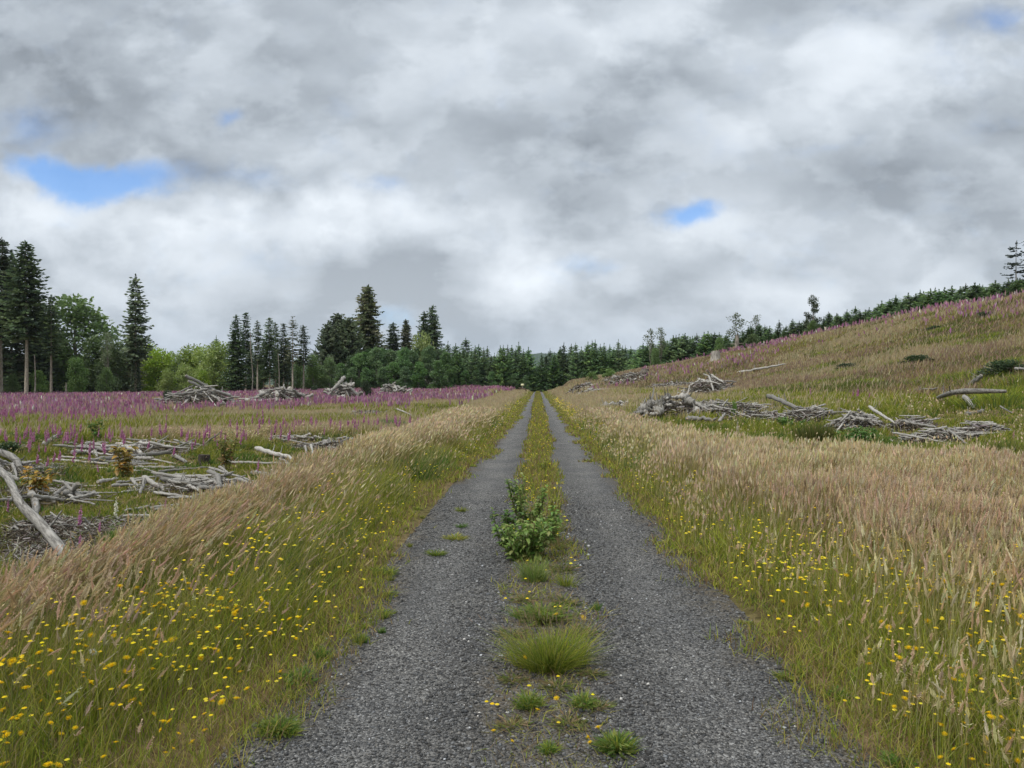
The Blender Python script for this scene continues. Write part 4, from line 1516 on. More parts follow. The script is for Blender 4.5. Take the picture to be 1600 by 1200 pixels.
def seg(a, b, th, label, name='fallen_log', lift=(0, 0), var=None, group=None):
    """straight log between two photo points lying on the ground; th: thickness in photo pixels"""
    x0, y0, z0, D0 = hit(*a)
    x1, y1, z1, D1 = hit(*b)
    if a[1] > b[1]:                 # the lower end rests on the ground, the other may lie up on something
        D1 = min(max(D1, D0 * .85), D0 * 1.16)
    else:
        D0 = min(max(D0, D1 * .85), D1 * 1.16)
    x0, y0 = at(a[0], D0)
    x1, y1 = at(b[0], D1)
    z0, z1 = max(zat(a[1], D0), float(ground_z(x0, y0))), max(zat(b[1], D1), float(ground_z(x1, y1)))
    for t_ in np.linspace(0, 1, 6):
        qx, qy = lerp(x0, x1, t_), lerp(y0, y1, t_)
        if qy < 45:
            LOW.append((qx, qy, .55))
            LOW.append((qx * .955, qy * .955, .6))
    r = th * .40 * (D0 + D1) / 2 / F
    k0, k1 = max(.93, 1 - lift[0] / max(.3, EYE - z0)), max(.93, 1 - lift[1] / max(.3, EYE - z1))
    p0 = (x0 * k0, y0 * k0, EYE + (z0 - EYE) * k0 + r * .7)
    p1 = (x1 * k1, y1 * k1, EYE + (z1 - EYE) * k1 + r * .7)
    return place_log(p0, p1, r, label, name, group, var)


def Z6(x, y):
    return x / 4, 600 + y / 4


def Z7(x, y):
    return 300 + x / 4, 560 + y / 4


def Z8(x, y):
    return 1200 + x / 4, 560 + y / 4


def Z4(x, y):
    return 900 + x / 4, 420 + y / 4


# --- left spill of logs
long_log([(-30, 718, .55, .06), (4, 738, .5, .064), (21, 762, .42, .06), (27, 786, .35, .062), (54, 812, .25, .066), (76, 838, .15, .066), (103, 874, .05, .07)], 'thickest curved grey log reaching down to the tan grass at the left edge', stubs=3)
long_log([(46, 765, .1, .06), (57, 790, .1, .06), (53, 812, .0, .05)], 'thin curved branch leaning beside the thickest curved log', stubs=1)
long_log([(-12, 706, .25, .10), (14, 714, .25, .095), (27, 722, .2, .085), (31, 734, .1, .07)], 'short hooked log at the left edge above the thickest curved log')
A = [((5, 560), (118, 612), 9, 'grey log lying across behind the thickest curved log at the left edge', (.2, 0)),
     ((80, 508), (106, 592), 6, 'short upright leaning stick between the hooked log and the thickest log', (.3, 0)),
     ((140, 402), (272, 418), 7, 'low grey log half sunk in dark grass at the far left of the spill', (0, 0)),
     ((268, 388), (382, 322), 8, 'pale log slanting up out of the grass at the upper left of the spill', (0, .25)),
     ((490, 400), (742, 432), 8, 'thick pale log at the top of the spill pointing at the crossed logs', (.1, .1)),
     ((730, 380), (884, 442), 7, 'slanting log crossing the top of the main log pair', (.35, .15)),
     ((850, 412), (1050, 398), 7, 'smooth pale log ending the top of the spill on its right', (.1, .1)),
     ((560, 490), (1072, 438), 9, 'longest pale log stretching across the whole middle spill', (.05, .1)),
     ((620, 500), (900, 490), 6, 'shorter pale log tucked under the longest middle log', (0, 0)),
     ((590, 532), (894, 552), 5, 'thin grey log second below the longest middle log', (0, 0)),
     ((820, 528), (1092, 532), 7, 'pale log lying level right of the orange weed', (0, 0)),
     ((950, 560), (1442, 655), 6, 'long slender log sloping down to the tan bank', (.1, .05)),
     ((1000, 582), (1312, 670), 8, 'mossy thick log parallel below the long slender one', (.05, 0)),
     ((1080, 450), (1166, 502), 7, 'short pale log sloping left of the dark stump', (.1, 0)),
     ((1300, 552), (1472, 640), 8, 'pale thick log sloping down right of the mossy one', (.1, 0)),
     ((1310, 530), (1600, 622), 5, 'thin straight log over the pale thick sloping pair', (.2, .1)),
     ((1370, 520), (1432, 575), 5, 'short stick propped on the thin straight log', (.3, .15)),
     ((1330, 575), (1440, 618), 6, 'dark short log wedged under the thin straight log', (0, 0)),
     ((150, 600), (332, 622), 7, 'broken grey log in bare litter right of the hooked log', (0, 0)),
     ((130, 516), (232, 522), 7, 'short pale log in bare litter near the pink foxgloves', (0, 0)),
     ((250, 505), (420, 512), 5, 'thin pale log behind the pink foxgloves', (0, 0)),
     ((760, 682), (1062, 664), 6, 'single pale log in green grass below the spill', (0, 0)),
     ((820, 598), (860, 656), 6, 'short stub log end poking from the grass under the spill', (.2, 0)),
     ((780, 800), (942, 776), 6, 'slim pale log just behind the white foxglove', (0, 0)),
     ((940, 782), (1352, 738), 6, 'pale shadowed log continuing the slim one to the tan bank', (.02, .02)),
     ((765, 832), (1102, 836), 7, 'split weathered log nearest the white foxglove', (.03, 0)),
     ((770, 852), (982, 862), 5, 'grey log lying right under the split weathered one', (0, 0)),
     ((590, 425), (604, 468), 6, 'stubby log end facing the camera in the top of the spill', (.1, 0)),
     ((410, 374), (484, 382), 5, 'tiny pale log above the pink foxgloves', (0, 0)),
     ((530, 386), (682, 378), 7, 'grey log behind the thick pale one at the top of the spill', (0, 0)),
     ((900, 440), (1058, 420), 6, 'grey log just above the longest middle log', (0, 0)),
     ((680, 418), (760, 448), 6, 'stub crossing the thick pale log in the top of the spill', (.2, .1)),
     ((270, 836), (440, 834), 4, 'dark thin stick over the bare litter below the thickest log', (.03, .03)),
     ((520, 838), (580, 905), 4, 'thin stick slanting by the purple foxglove in the litter', (.2, 0))]
for a, b, th, lab, lf in A:
    seg(Z6(*a), Z6(*b), th, lab, lift=lf)
B7 = [((400, 570), (642, 642), 8, 'long pale pole lying alone in green grass at mid field', (.1, .05)),
      ((550, 636), (612, 662), 6, 'short pale pole under the lone long pole', (0, 0)),
      ((372, 722), (592, 754), 8, 'pale thick log at the foot of the tan bank', (.05, 0)),
      ((490, 720), (622, 734), 8, 'darker log lying on the pale one by the tan bank', (.15, .1)),
      ((420, 762), (562, 776), 7, 'lowest pale log before the tan bank', (0, 0)),
      ((508, 503), (742, 546), 5, 'slender curved pole over the brown litter patch', (.1, .05)),
      ((770, 546), (922, 576), 5, 'pale pole continuing right over the brown litter patch', (.1, 0)),
      ((740, 512), (882, 506), 4, 'thin stick along the back of the brown litter patch', (0, 0)),
      ((1030, 492), (1192, 464), 4, 'thin pale stick right of the brown litter patch', (0, .1)),
      ((742, 545), (752, 612), 5, 'upright broken stub in front of the brown litter patch', (.4, 0)),
      ((708, 552), (714, 604), 4, 'shorter upright stub left of the broken one', (.3, 0)),
      ((870, 546), (1052, 572), 5, 'grey stick running into the tan bank', (0, 0)),
      ((475, 445), (500, 472), 9, 'pale chunky log end at the left of the brown litter patch', (.1, 0)),
      ((550, 455), (612, 470), 5, 'short pale stick behind the brown litter patch', (0, 0)),
      ((1160, 348), (1282, 322), 4, 'pale stick pointing up at the big fallen branch', (0, .3)),
      ((910, 410), (1010, 402), 3, 'thin stick at the back of the green rush patch', (0, 0)),
      ((1010, 520), (1080, 545), 4, 'mossy stick beside the tan bank', (0, 0))]
for a, b, th, lab, lf in B7:
    seg(Z7(*a), Z7(*b), th, lab, lift=lf)
long_log([Z7(1282, 322) + (.35, .05), Z7(1330, 338) + (.5, .045), Z7(1380, 362) + (.3, .035), Z7(1430, 388) + (0, .03)], 'arching thin branch behind the tall tan bank', 'fallen_branch', 'branch', 6, 3)
long_log([Z7(1240, 372) + (.1, .035), Z7(1310, 372) + (.3, .035), Z7(1400, 400) + (0, .025)], 'lower thin branch under the arching one', 'fallen_branch', 'branch', 6, 3)
# --- right slope logs
C8 = [((0, 238), (208, 336), 8, 'longest pale split log slanting down across the right swale', (.55, .1)),
      ((1250, 190), (1336, 118), 9, 'thick pale lichen covered log end up on the right bank', (0, .15)),
      ((1225, 255), (1288, 322), 9, 'pale thick log hanging below the dark curved limb', (.1, 0)),
      ((1236, 362), (1356, 338), 8, 'pale thick log lying level below the dark curved limb', (0, 0)),
      ((635, 312), (792, 416), 6, 'straight pale pole leaning over the grey branch heap', (.35, .1)),
      ((400, 350), (524, 338), 5, 'grey pole along the back of the grey branch heap', (.1, .1)),
      ((860, 402), (1052, 442), 5, 'pale pole at the left of the straggling stick row', (.1, .1)),
      ((780, 470), (1182, 546), 4, 'long thin pole along the front of the straggling stick row', (.1, 0)),
      ((1130, 450), (1252, 552), 4, 'thin pole crossing the straggling stick row', (.15, 0)),
      ((1280, 482), (1472, 470), 4, 'pale thin pole at the right end of the straggling row', (.05, .1)),
      ((1320, 470), (1462, 430), 4, 'thin pole angled up at the right end of the straggling row', (0, .25)),
      ((420, 462), (552, 430), 4, 'thin pole along the front of the grey branch heap', (0, .1)),
      ((920, 400), (1082, 378), 4, 'thin pole at the back of the straggling stick row', (0, .1)),
      ((880, 208), (1062, 194), 4, 'thin pale stick in tan grass on the right slope', (0, .1)),
      ((1340, 52), (1502, 68), 4, 'thin stick under the dark shrub on the right slope', (0, .1)),
      ((1545, 70), (1610, 74), 5, 'pale stick at the photo edge under the dark shrub', (.1, .1)),
      ((1450, 305), (1532, 352), 3, 'thin stick right of the lichen covered logs', (.1, 0)),
      ((1470, 160), (1620, 158), 3, 'thin pale stick at the photo edge above the dark curved limb', (0, 0)),
      ((0, 332), (140, 326), 6, 'grey log left of the foot of the longest split log', (0, 0)),
      ((190, 330), (330, 318), 7, 'dark log right of the foot of the longest split log', (0, .1)),
      ((870, 152), (990, 150), 3, 'tiny pale stick high in the tan slope', (0, 0)),
      ((800, 76), (850, 84), 3, 'tiny pale stick on the slope below the dark tussock', (0, 0))]
for a, b, th, lab, lf in C8:
    seg(Z8(*a), Z8(*b), th, lab, lift=lf)
long_log([Z8(1060, 252) + (0, .07), Z8(1130, 228) + (.1, .09), Z8(1210, 216) + (.2, .09), Z8(1340, 214) + (.2, .08), Z8(1490, 214) + (.05, .05)], 'dark curved limb lying on the right bank', 'fallen_branch', 'branch', 8, 3)
C4 = [((985, 892), (1242, 854), 5, 'long grey pole right of the rubble heap', (.05, .15)), ((880, 868), (1092, 926), 5, 'pole slanting down off the rubble heap', (.35, 0)),
      ((690, 950), (882, 952), 9, 'level pale log along the front of the rubble heap', (.05, .05)), ((590, 872), (882, 860), 7, 'log lying along the top of the rubble heap', (.35, .35)),
      ((960, 872), (1132, 848), 5, 'grey pole right of the rubble heap, behind the long one', (.1, .1)), ((1010, 655), (1312, 602), 5, 'long grey log on the slope below the grey stump', (0, .05)),
      ((970, 822), (1042, 776), 3, 'thin stick angled up behind the rubble heap', (0, .3)), ((250, 792), (362, 776), 5, 'mossy log above the small left end heap of the right verge', (0, 0)),
      ((280, 858), (352, 884), 5, 'pale pole at the left end of the rubble heap', (.2, 0)), ((1180, 900), (1216, 942), 5, 'short pale stub at the foot of the longest split log', (.3, 0)),
      ((898, 962), (932, 910), 6, 'pale upright stub at the right end of the rubble heap', (0, .4)), ((680, 704), (716, 708), 4, 'pale log end far up the swale', (0, 0)),
      ((560, 740), (620, 742), 8, 'pale chunk left of the brown branch heap', (0, 0)), ((1510, 512), (1560, 512), 3, 'tiny pale stick near the slope crest', (0, 0))]
for a, b, th, lab, lf in C4:
    seg(Z4(*a), Z4(*b), th, lab, lift=lf)

# --- slash piles: every sizeable stick an object, the fine litter one mass
LITTER = []


def pile(px, py, wpx, hgt, n, label, group, name='slash_log', ln=(.35, .95), thick=(.05, .13), depth=1.0, lit=1.0, steep=1.0, flat=False, yaw=None):
    """a heap of logs: px, py photo point of the foot of its middle; wpx width in photo pixels; hgt height in metres"""
    x, y, z, D = hit(px, py)
    R = wpx / F * D / 2
    y += R * depth * .6
    for i in range(n):
        a = rng.random() * 2 * PI
        q = R * math.sqrt(rng.random()) * .85
        cx, cy = x + math.cos(a) * q, y + math.sin(a) * q * depth
        cz = float(ground_z(cx, cy)) + .06
        top = hgt * max(0, 1 - (q / R) ** 2) * (.55 + .45 * rng.random())
        l = R * (ln[0] + (ln[1] - ln[0]) * rng.random())
        r = (thick[0] + (thick[1] - thick[0]) * rng.random() ** 1.8) * (1 if not flat else .8)
        th = rng.random() * PI * 2 if yaw is None else yaw + rng.normal(0, .5)
        pit = rng.normal(0, .22) * steep
        if rng.random() < .4 and not flat:           # leaning on the heap, butt on the ground
            th = a
            pit = -math.atan2(hgt * .8, R)
        d = np.array([math.cos(th) * math.cos(pit), math.sin(th) * math.cos(pit), math.sin(pit)])
        c = np.array([cx, cy, cz + top])
        place_log(c - d * l / 2, c + d * l / 2, r, label, name, group)
    LITTER.append((x, y, R, hgt, depth, int(900 * lit * min(2.5, (R / 2.0) ** .7))))
    BARE.append((x, y, R * .8))
    BARE.append((x * .96, y * .96, R * .7))


G1 = 'slash pile logs'
pile(292, 641, 122, 2.0, 34, 'weathered pole in the largest slash pile below the lime trees', 'poles of the largest slash pile', 'slash_log', (.5, 1.3), (.05, .13))
pile(345, 640, 75, .5, 10, 'loose pole scattered between the two leftmost slash piles', 'poles between the leftmost slash piles', 'slash_log', (.4, 1.2), (.04, .08), flat=True)
pile(422, 637, 105, 1.6, 34, 'weathered log in the second slash pile from the left', 'logs of the second slash pile', 'slash_log', (.3, .95), (.06, .20))
pile(530, 632, 62, 2.2, 30, 'grey log in the steep slash pile left of the dark green shrub', 'logs of the steep slash pile', 'slash_log', (.5, 1.2), (.08, .20), steep=1.6)
pile(612, 623, 58, 1.7, 28, 'grey log in the rounded slash pile right of the dark green shrub', 'logs of the rounded slash pile', 'slash_log', (.4, 1.1), (.08, .18))
pile(664, 611, 40, 2.2, 16, 'dark stick in the farthest slash heap before the leafy band', 'sticks of the farthest left slash heap', 'slash_stick', (.5, 1.4), (.06, .13))
pile(562, 652, 95, .35, 16, 'short stick strewn in the flat brash behind the green rushes', 'sticks in the flat brash behind the rushes', 'slash_stick', (.12, .4), (.03, .07), flat=True, lit=1.6)
pile(520, 700, 95, .25, 14, 'short stick in the brown litter patch left of the tan bank', 'sticks in the brown litter patch', 'slash_stick', (.2, .5), (.03, .06), flat=True, lit=2.0)
pile(40, 838, 120, .12, 16, 'thin broken stick on bare litter below the thickest curved log', 'broken sticks on the bare litter', 'slash_stick', (.25, .7), (.010, .022), flat=True, lit=2.2)
pile(62, 740, 90, .12, 10, 'short grey stick on bare litter near the pink foxgloves', 'sticks near the pink foxgloves', 'slash_stick', (.2, .5), (.02, .05), flat=True, lit=1.2)
pile(1052, 656, 140, .95, 64, 'grey chunk of wood in the long rubble heap right of the track', 'wood chunks of the rubble heap', 'wood_chunk', (.12, .34), (.06, .20), depth=.55, lit=.8)
pile(962, 640, 60, .45, 14, 'small chunk in the low heap at the left end of the rubble', 'chunks of the low heap left of the rubble', 'wood_chunk', (.2, .5), (.05, .12), depth=.6, lit=.8)
pile(1113, 620, 96, 1.5, 34, 'thin brown stick in the rounded branch heap on the swale', 'sticks of the brown branch heap', 'slash_stick', (.4, 1.1), (.03, .08), lit=1.6)
pile(1340, 675, 95, .55, 40, 'thin grey stick in the tangled branch heap on the right', 'sticks of the grey branch heap', 'slash_stick', (.4, 1.0), (.02, .05), depth=.6, lit=1.5, yaw=2.6)
pile(1480, 690, 135, .28, 24, 'thin stick in the straggling row at the right', 'sticks of the straggling row', 'slash_stick', (.2, .6), (.02, .045), depth=.5, lit=1.0, flat=True, yaw=2.5)
pile(985, 597, 110, .5, 20, 'small pale stick in the far brash below the plantation', 'sticks of the far brash', 'slash_stick', (.1, .35), (.05, .13), depth=1.4, lit=1.5, flat=True)
pile(925, 617, 70, .6, 18, 'small grey chunk in the brash beside the far tan mound', 'chunks of the brash by the tan mound', 'wood_chunk', (.12, .4), (.06, .14), depth=1.2, lit=1.2, flat=True)
pile(1260, 650, 80, .3, 10, 'grey stick strewn at the foot of the longest split log', 'sticks at the foot of the split log', 'slash_stick', (.3, .8), (.03, .06), depth=.5, flat=True)
pile(1560, 588, 80, .3, 8, 'loose brushwood stick below the dark shrub on the right slope', 'sticks under the dark shrub', 'slash_stick', (.3, .7), (.02, .05), depth=.6, flat=True)

# the tangle of thinner poles between the named logs of the left spill, and the belt across the right swale
pile(215, 712, 264, 0.25, 18, 'slender grey pole tangled among the top logs of the left spill', 'poles tangled in the top of the left spill', 'slash_pole', (.3, .85), (.03, .065), depth=.35, flat=True, lit=.3, yaw=.1)
pile(300, 772, 229, 0.20, 16, 'slender grey pole tangled among the sloping logs of the left spill', 'poles tangled in the sloping part of the left spill', 'slash_pole', (.3, .85), (.03, .065), depth=.35, flat=True, lit=.3, yaw=-.5)
pile(70, 790, 172, 0.18, 13, 'slender broken pole tangled by the thickest curved log', 'poles tangled by the thickest curved log', 'slash_pole', (.3, .85), (.03, .065), depth=.5, flat=True, lit=.3)
pile(20, 735, 126, 0.16, 8, 'slender pole tangled around the hooked log at the left edge', 'poles tangled around the hooked log', 'slash_pole', (.3, .85), (.03, .065), depth=.4, flat=True, lit=.3)
pile(455, 690, 126, 0.16, 10, 'slender pole tangled at the left end of the brown litter patch', 'poles at the brown litter patch', 'slash_pole', (.3, .85), (.03, .065), depth=.4, flat=True, lit=.3, yaw=-.3)
pile(1150, 650, 150, .55, 34, 'slender grey pole in the belt between the rubble heap and the split log', 'poles of the belt before the split log', 'slash_pole', (.2, .6), (.025, .06), depth=.4, flat=True, lit=1.2, yaw=.15)
pile(1265, 660, 120, .5, 26, 'slender grey pole in the belt between the split log and the grey branch heap', 'poles of the belt before the branch heap', 'slash_pole', (.25, .7), (.02, .05), depth=.4, flat=True, lit=1.2, yaw=2.8)
pile(1530, 680, 100, .3, 16, 'slender pole at the right end of the slash belt', 'poles at the right end of the belt', 'slash_pole', (.3, .8), (.018, .04), depth=.4, flat=True, yaw=2.6)
pile(905, 612, 60, .5, 14, 'small grey pole in the brash nearest the track end', 'poles in the brash nearest the track end', 'slash_pole', (.15, .5), (.05, .10), depth=1.0, flat=True, lit=1.2)
pile(1060, 607, 110, .4, 18, 'small grey pole in the brash behind the brown branch heap', 'poles behind the brown branch heap', 'slash_pole', (.15, .5), (.04, .09), depth=1.0, flat=True, lit=1.2)
G_L = 'thin broken sticks strewn over the left log spill'
for px, py, wpx, n_ in ((190, 705, 150, 16), (240, 745, 130, 14), (320, 760, 150, 16), (130, 770, 120, 8), (300, 800, 110, 8), (440, 745, 120, 8)):
    for i in range(n_):
        qx, qy = px + (rng.random() - .5) * wpx, py + (rng.random() - .5) * 40
        ln_ = 24 + 75 * rng.random() ** 1.5
        an_ = rng.normal(.14, .32)
        seg((qx - ln_ / 2 * math.cos(an_), qy - ln_ / 5 * math.sin(an_)), (qx + ln_ / 2 * math.cos(an_), qy + ln_ / 5 * math.sin(an_)), 2.6 + 4.2 * rng.random() ** 1.5, 'thin broken stick strewn among the bigger logs of the left spill', 'broken_stick', (.12 * rng.random(), .12 * rng.random()), group=G_L)
pile(1190, 657, 90, .35, 16, 'thin grey stick in the row joining the rubble heap and the split log', 'sticks joining rubble heap and split log', 'slash_stick', (.3, .9), (.02, .05), depth=.5, flat=True, yaw=2.9)
pile(1105, 640, 110, .4, 14, 'thin stick lying behind the rubble heap', 'sticks behind the rubble heap', 'slash_stick', (.2, .7), (.02, .05), depth=.6, flat=True, yaw=.3)
pile(1420, 672, 90, .35, 18, 'thin stick bridging the grey branch heap and the straggling row', 'sticks bridging heap and row', 'slash_stick', (.3, .8), (.018, .04), depth=.5, flat=True, yaw=2.7)

for bx_, by_, br_ in ((60, 862, 1.1), (95, 845, 1.0), (140, 835, .8), (30, 880, .9), (110, 868, .7), (45, 770, .9), (15, 740, 1.0), (80, 735, 1.0), (480, 700, .8), (560, 703, .8)):
    bx_, by_, bz_, bD_ = hit(bx_, by_)
    BARE.append((bx_, by_, br_))
    LITTER.append((bx_, by_, br_ * 1.1, .04, 1.0, 420))

# fine litter of the heaps: dark thin twigs, one mass
g = Geo()
for x, y, R, hgt, depth, n in LITTER:
    a = rng.random(n) * 2 * PI
    q = R * np.sqrt(rng.random(n)) * 1.05
    cx, cy = x + np.cos(a) * q, y + np.sin(a) * q * depth
    cz = ground_z(cx, cy) + .02 + hgt * .85 * np.clip(1 - (q / R) ** 2, 0, 1) * rng.random(n) ** .6
    D = np.hypot(cx, cy)
    l = np.clip((.25 + .5 * rng.random(n)) * min(1.0, .35 + R * .12), .12, 1.2)
    th = rng.random(n) * 2 * PI
    pit = rng.normal(0, .35, n)
    d = np.stack([np.cos(th) * np.cos(pit), np.sin(th) * np.cos(pit), np.sin(pit)], 1)
    w = np.maximum(.006, .0011 * D) * (.6 + .9 * rng.random(n))
    s = np.cross(d, rng.normal(0, 1, (n, 3)))
    s /= np.linalg.norm(s, axis=1)[:, None] + 1e-9
    s2 = np.cross(d, s)
    P = np.stack([cx, cy, cz], 1)
    rows = []
    for k in range(3):
        o_ = (s * math.cos(k * 2.094) + s2 * math.sin(k * 2.094)) * (w / 2)[:, None]
        rows += [P - d * (l / 2)[:, None] + o_, P + d * (l / 2)[:, None] + o_ * .6]
    V = np.stack(rows, 1)
    t0 = []
    for k in range(3):
        k2 = (k + 1) % 3
        t0 += [(2 * k, 2 * k2, 2 * k2 + 1), (2 * k, 2 * k2 + 1, 2 * k + 1)]
    T = np.array(t0)[None] + (np.arange(n) * 6)[:, None, None]
    C = np.where((rng.random(n) < .3)[:, None], pal(n, [(.34, .31, .28), (.44, .41, .37)]), pal(n, [(.11, .09, .07), (.17, .145, .115), (.08, .065, .05), (.22, .19, .155)]))
    g.add(V.reshape(-1, 3), T.reshape(-1, 3), np.repeat(C[:, None], 6, 1).reshape(-1, 3))
m, nt, out = new_mat('twigs')
a = N(nt, 'ShaderNodeAttribute', attribute_name='col')
b = N(nt, 'ShaderNodeBsdfDiffuse')
nt.links.new(a.outputs['Color'], b.inputs['Color'])
nt.links.new(b.outputs[0], out.inputs['Surface'])
M_TWIG = m
tag(g.obj('twig_litter', m), 'dark fine twigs and bark litter among the slash heaps', 'twigs', kind='stuff')


# --- stumps
def stump(px, py, wpx, hpx, label, tint=(1, 1, 1), spikes=0, cut=(1.1, 1.0, .88), flare=1.5):
    x, y, z, D = hit(px, py)
    r, h = wpx / F * D / 2, hpx / F * D
    g = Geo()
    sides = 14
    lob = 1 + .22 * np.cos(np.arange(sides) / sides * 2 * PI * 5 + rng.random() * 6) + .1 * rng.normal(0, 1, sides)
    zz = np.array([-.1, .0, .12, .3, .6, .85, 1.0]) * h
    rr = r * np.array([flare, flare * .95, 1.25, 1.08, 1.0, .97, .95])
    an = np.arange(sides) / sides * 2 * PI
    V = []
    for i in range(7):
        k = 1 + (lob - 1) * max(.25, 1 - i / 6)
        V.append(np.stack([np.cos(an) * rr[i] * k, np.sin(an) * rr[i] * k, zz[i] + (rng.normal(0, .03 * h, sides) if i == 6 else 0 * an)], 1))
    V = np.array(V)
    i = np.arange(6)[:, None] * sides
    j = np.arange(sides)[None]
    j2 = (j + 1) % sides
    T = np.concatenate([np.stack([i + j, i + j2, i + sides + j2], -1).reshape(-1, 3), np.stack([i + j, i + sides + j2, i + sides + j], -1).reshape(-1, 3)])
    g.add(V.reshape(-1, 3), T, tint)
    top = V[-1]
    g.add(np.concatenate([top + [0, 0, .004], top.mean(0)[None] + [0, 0, .004]]), [(k, (k + 1) % sides, sides) for k in range(sides)], np.array(cut) * np.array(tint))
    for _ in range(spikes):
        a, q = rng.random() * 6.28, r * rng.random()
        hh = h * (.5 + .9 * rng.random())
        tube(g, [(math.cos(a) * q, math.sin(a) * q, h * .8), (math.cos(a) * q * 1.15, math.sin(a) * q * 1.15, h * .8 + hh * .6), (math.cos(a) * q * 1.2 + .02, math.sin(a) * q * 1.2, h * .8 + hh)], [r * .12, r * .09, r * .02], 5, tint)
    o = g.obj('tree_stump', M_BARK, loc=(x, y, z))
    o.rotation_euler = (0, 0, rng.random() * 6)
    return tag(o, label, 'stump')


stump(319, 728, 18, 17, 'dark charred stump in the grass right of the log spill', (.22, .2, .19))
stump(1118, 566, 14, 17, 'big pale grey stump on the crest of the right slope', (1.5, 1.5, 1.5), flare=1.8)
stump(1010, 641, 20, 9, 'spiky splintered grey stump at the back of the rubble heap', (.75, .75, .75), spikes=16)
stump(1008, 585, 12, 9, 'small pale stump at the far brash below the plantation', (1.3, 1.25, 1.2))
stump(1153, 680, 4.5, 13, 'small white splintered stump alone in the green swale', (1.9, 1.85, 1.7), spikes=4, flare=1.3)
stump(1496, 660, 8, 5, 'low grey stump at the right end of the grey branch heap', (1.0, .97, .95))
stump(395, 640, 10, 8, 'low dark stump before the second slash pile', (.4, .38, .36))
# ------------------------------------------------------------------ foxgloves, flowers, weeds, shrubs
PURP = [(.52, .19, .38), (.57, .25, .43), (.46, .16, .33), (.62, .34, .48)]
FARP = [(.44, .20, .32), (.49, .25, .36), (.39, .17, .29), (.52, .33, .38), (.46, .34, .27)]
WHITE = [(.78, .76, .62), (.82, .82, .70)]


def foxglove_geo(h=1.0, bells=34, cols=PURP, spike=.45):
    st, fl = Geo(), Geo()
    zt = np.linspace(0, h, 7)
    bx = .05 * h * np.sin(zt * 1.1 + rng.random() * 3) * (zt / h)
    tube(st, np.stack([bx, 0 * zt, zt], 1), np.linspace(.009, .003, 7), 4, (.22, .22, .10))
    n = 16
    a = rng.random(n) * 6.28
    z = h * (1 - spike) * rng.random(n) ** 1.8
    ln = .22 * (1 - .7 * z / h)
    sprays(st, np.stack([0 * a, 0 * a, z], 1), np.stack([np.cos(a), np.sin(a), .35 + 0 * a], 1), ln, ln * .34, pal(n, [(.12, .17, .06), (.16, .20, .08), (.28, .22, .08)]))
    k = np.arange(bells)
    t = (k + .5) / bells
    z = h * (1 - spike) + h * spike * t
    a = k * 2.4 + rng.normal(0, .4, bells)
    a = np.where(rng.random(bells) < .55, rng.normal(-1.2, .9, bells), a)
    size = .052 * np.where(t > .72, .35 + (1 - t) * .9, 1 - .25 * t) * np.clip(h, .7, 1.2)
    for i in range(bells):
        o = np.array([np.interp(z[i], zt, bx), 0, z[i]])
        d = np.array([math.cos(a[i]) * .8, math.sin(a[i]) * .8, -.55])
        d /= np.linalg.norm(d)
        u = np.cross(d, [0, 0, 1.0])
        u /= np.linalg.norm(u)
        v = np.cross(d, u)
        s = size[i]
        c = np.array(cols[rng.integers(len(cols))]) * (.85 + .3 * rng.random())
        if t[i] > .8:
            c = lerp(c, np.array([.32, .26, .18]), .5)
        m = 5
        an = np.arange(m) / m * 2 * PI
        ring1 = o + d * s * .45 + (np.cos(an)[:, None] * u + np.sin(an)[:, None] * v) * s * .26
        ring2 = o + d * s * 1.05 + (np.cos(an)[:, None] * u + np.sin(an)[:, None] * v) * s * .42
        V = np.concatenate([o[None] + d * s * .05, ring1, ring2])
        T = []
        for q in range(m):
            q2 = (q + 1) % m
            T += [(0, 1 + q, 1 + q2), (1 + q, 1 + m + q, 1 + m + q2), (1 + q, 1 + m + q2, 1 + q2)]
        g_c = np.concatenate([c[None] * .9, np.tile(c, (m, 1)), np.tile(c * 1.15, (m, 1))])
        fl.add(V, T, g_c)
    return st.mesh('foxglove_stem', M_LEAF), fl.mesh('foxglove_spike', M_PETAL)


FOX = [foxglove_geo(1.0, 34 + 4 * i, PURP, .42 + .05 * i) for i in range(4)]
FOXW = foxglove_geo(1.0, 36, WHITE, .48)


def foxglove(x, y, z, h, label, group=None, white=False):
    st, fl = FOXW if white else FOX[rng.integers(4)]
    t = empty('foxglove', (x, y, z), label, 'foxglove', group, rz=rng.random() * .8 - .4, sc=h)
    t.rotation_euler = (rng.normal(0, .05), rng.normal(.03, .06), t.rotation_euler[2])
    link('stem', st, t)
    link('flower_spike', fl, t)
    return t


FOXY = []


def fox_at(px, py_top, py_base, label, white=False):
    x, y, z, D = hit(px, py_base)
    foxglove(x, y, z, max(.3, (py_base - py_top) / F * D), label, white=white)
    FOXY.append((x, y))


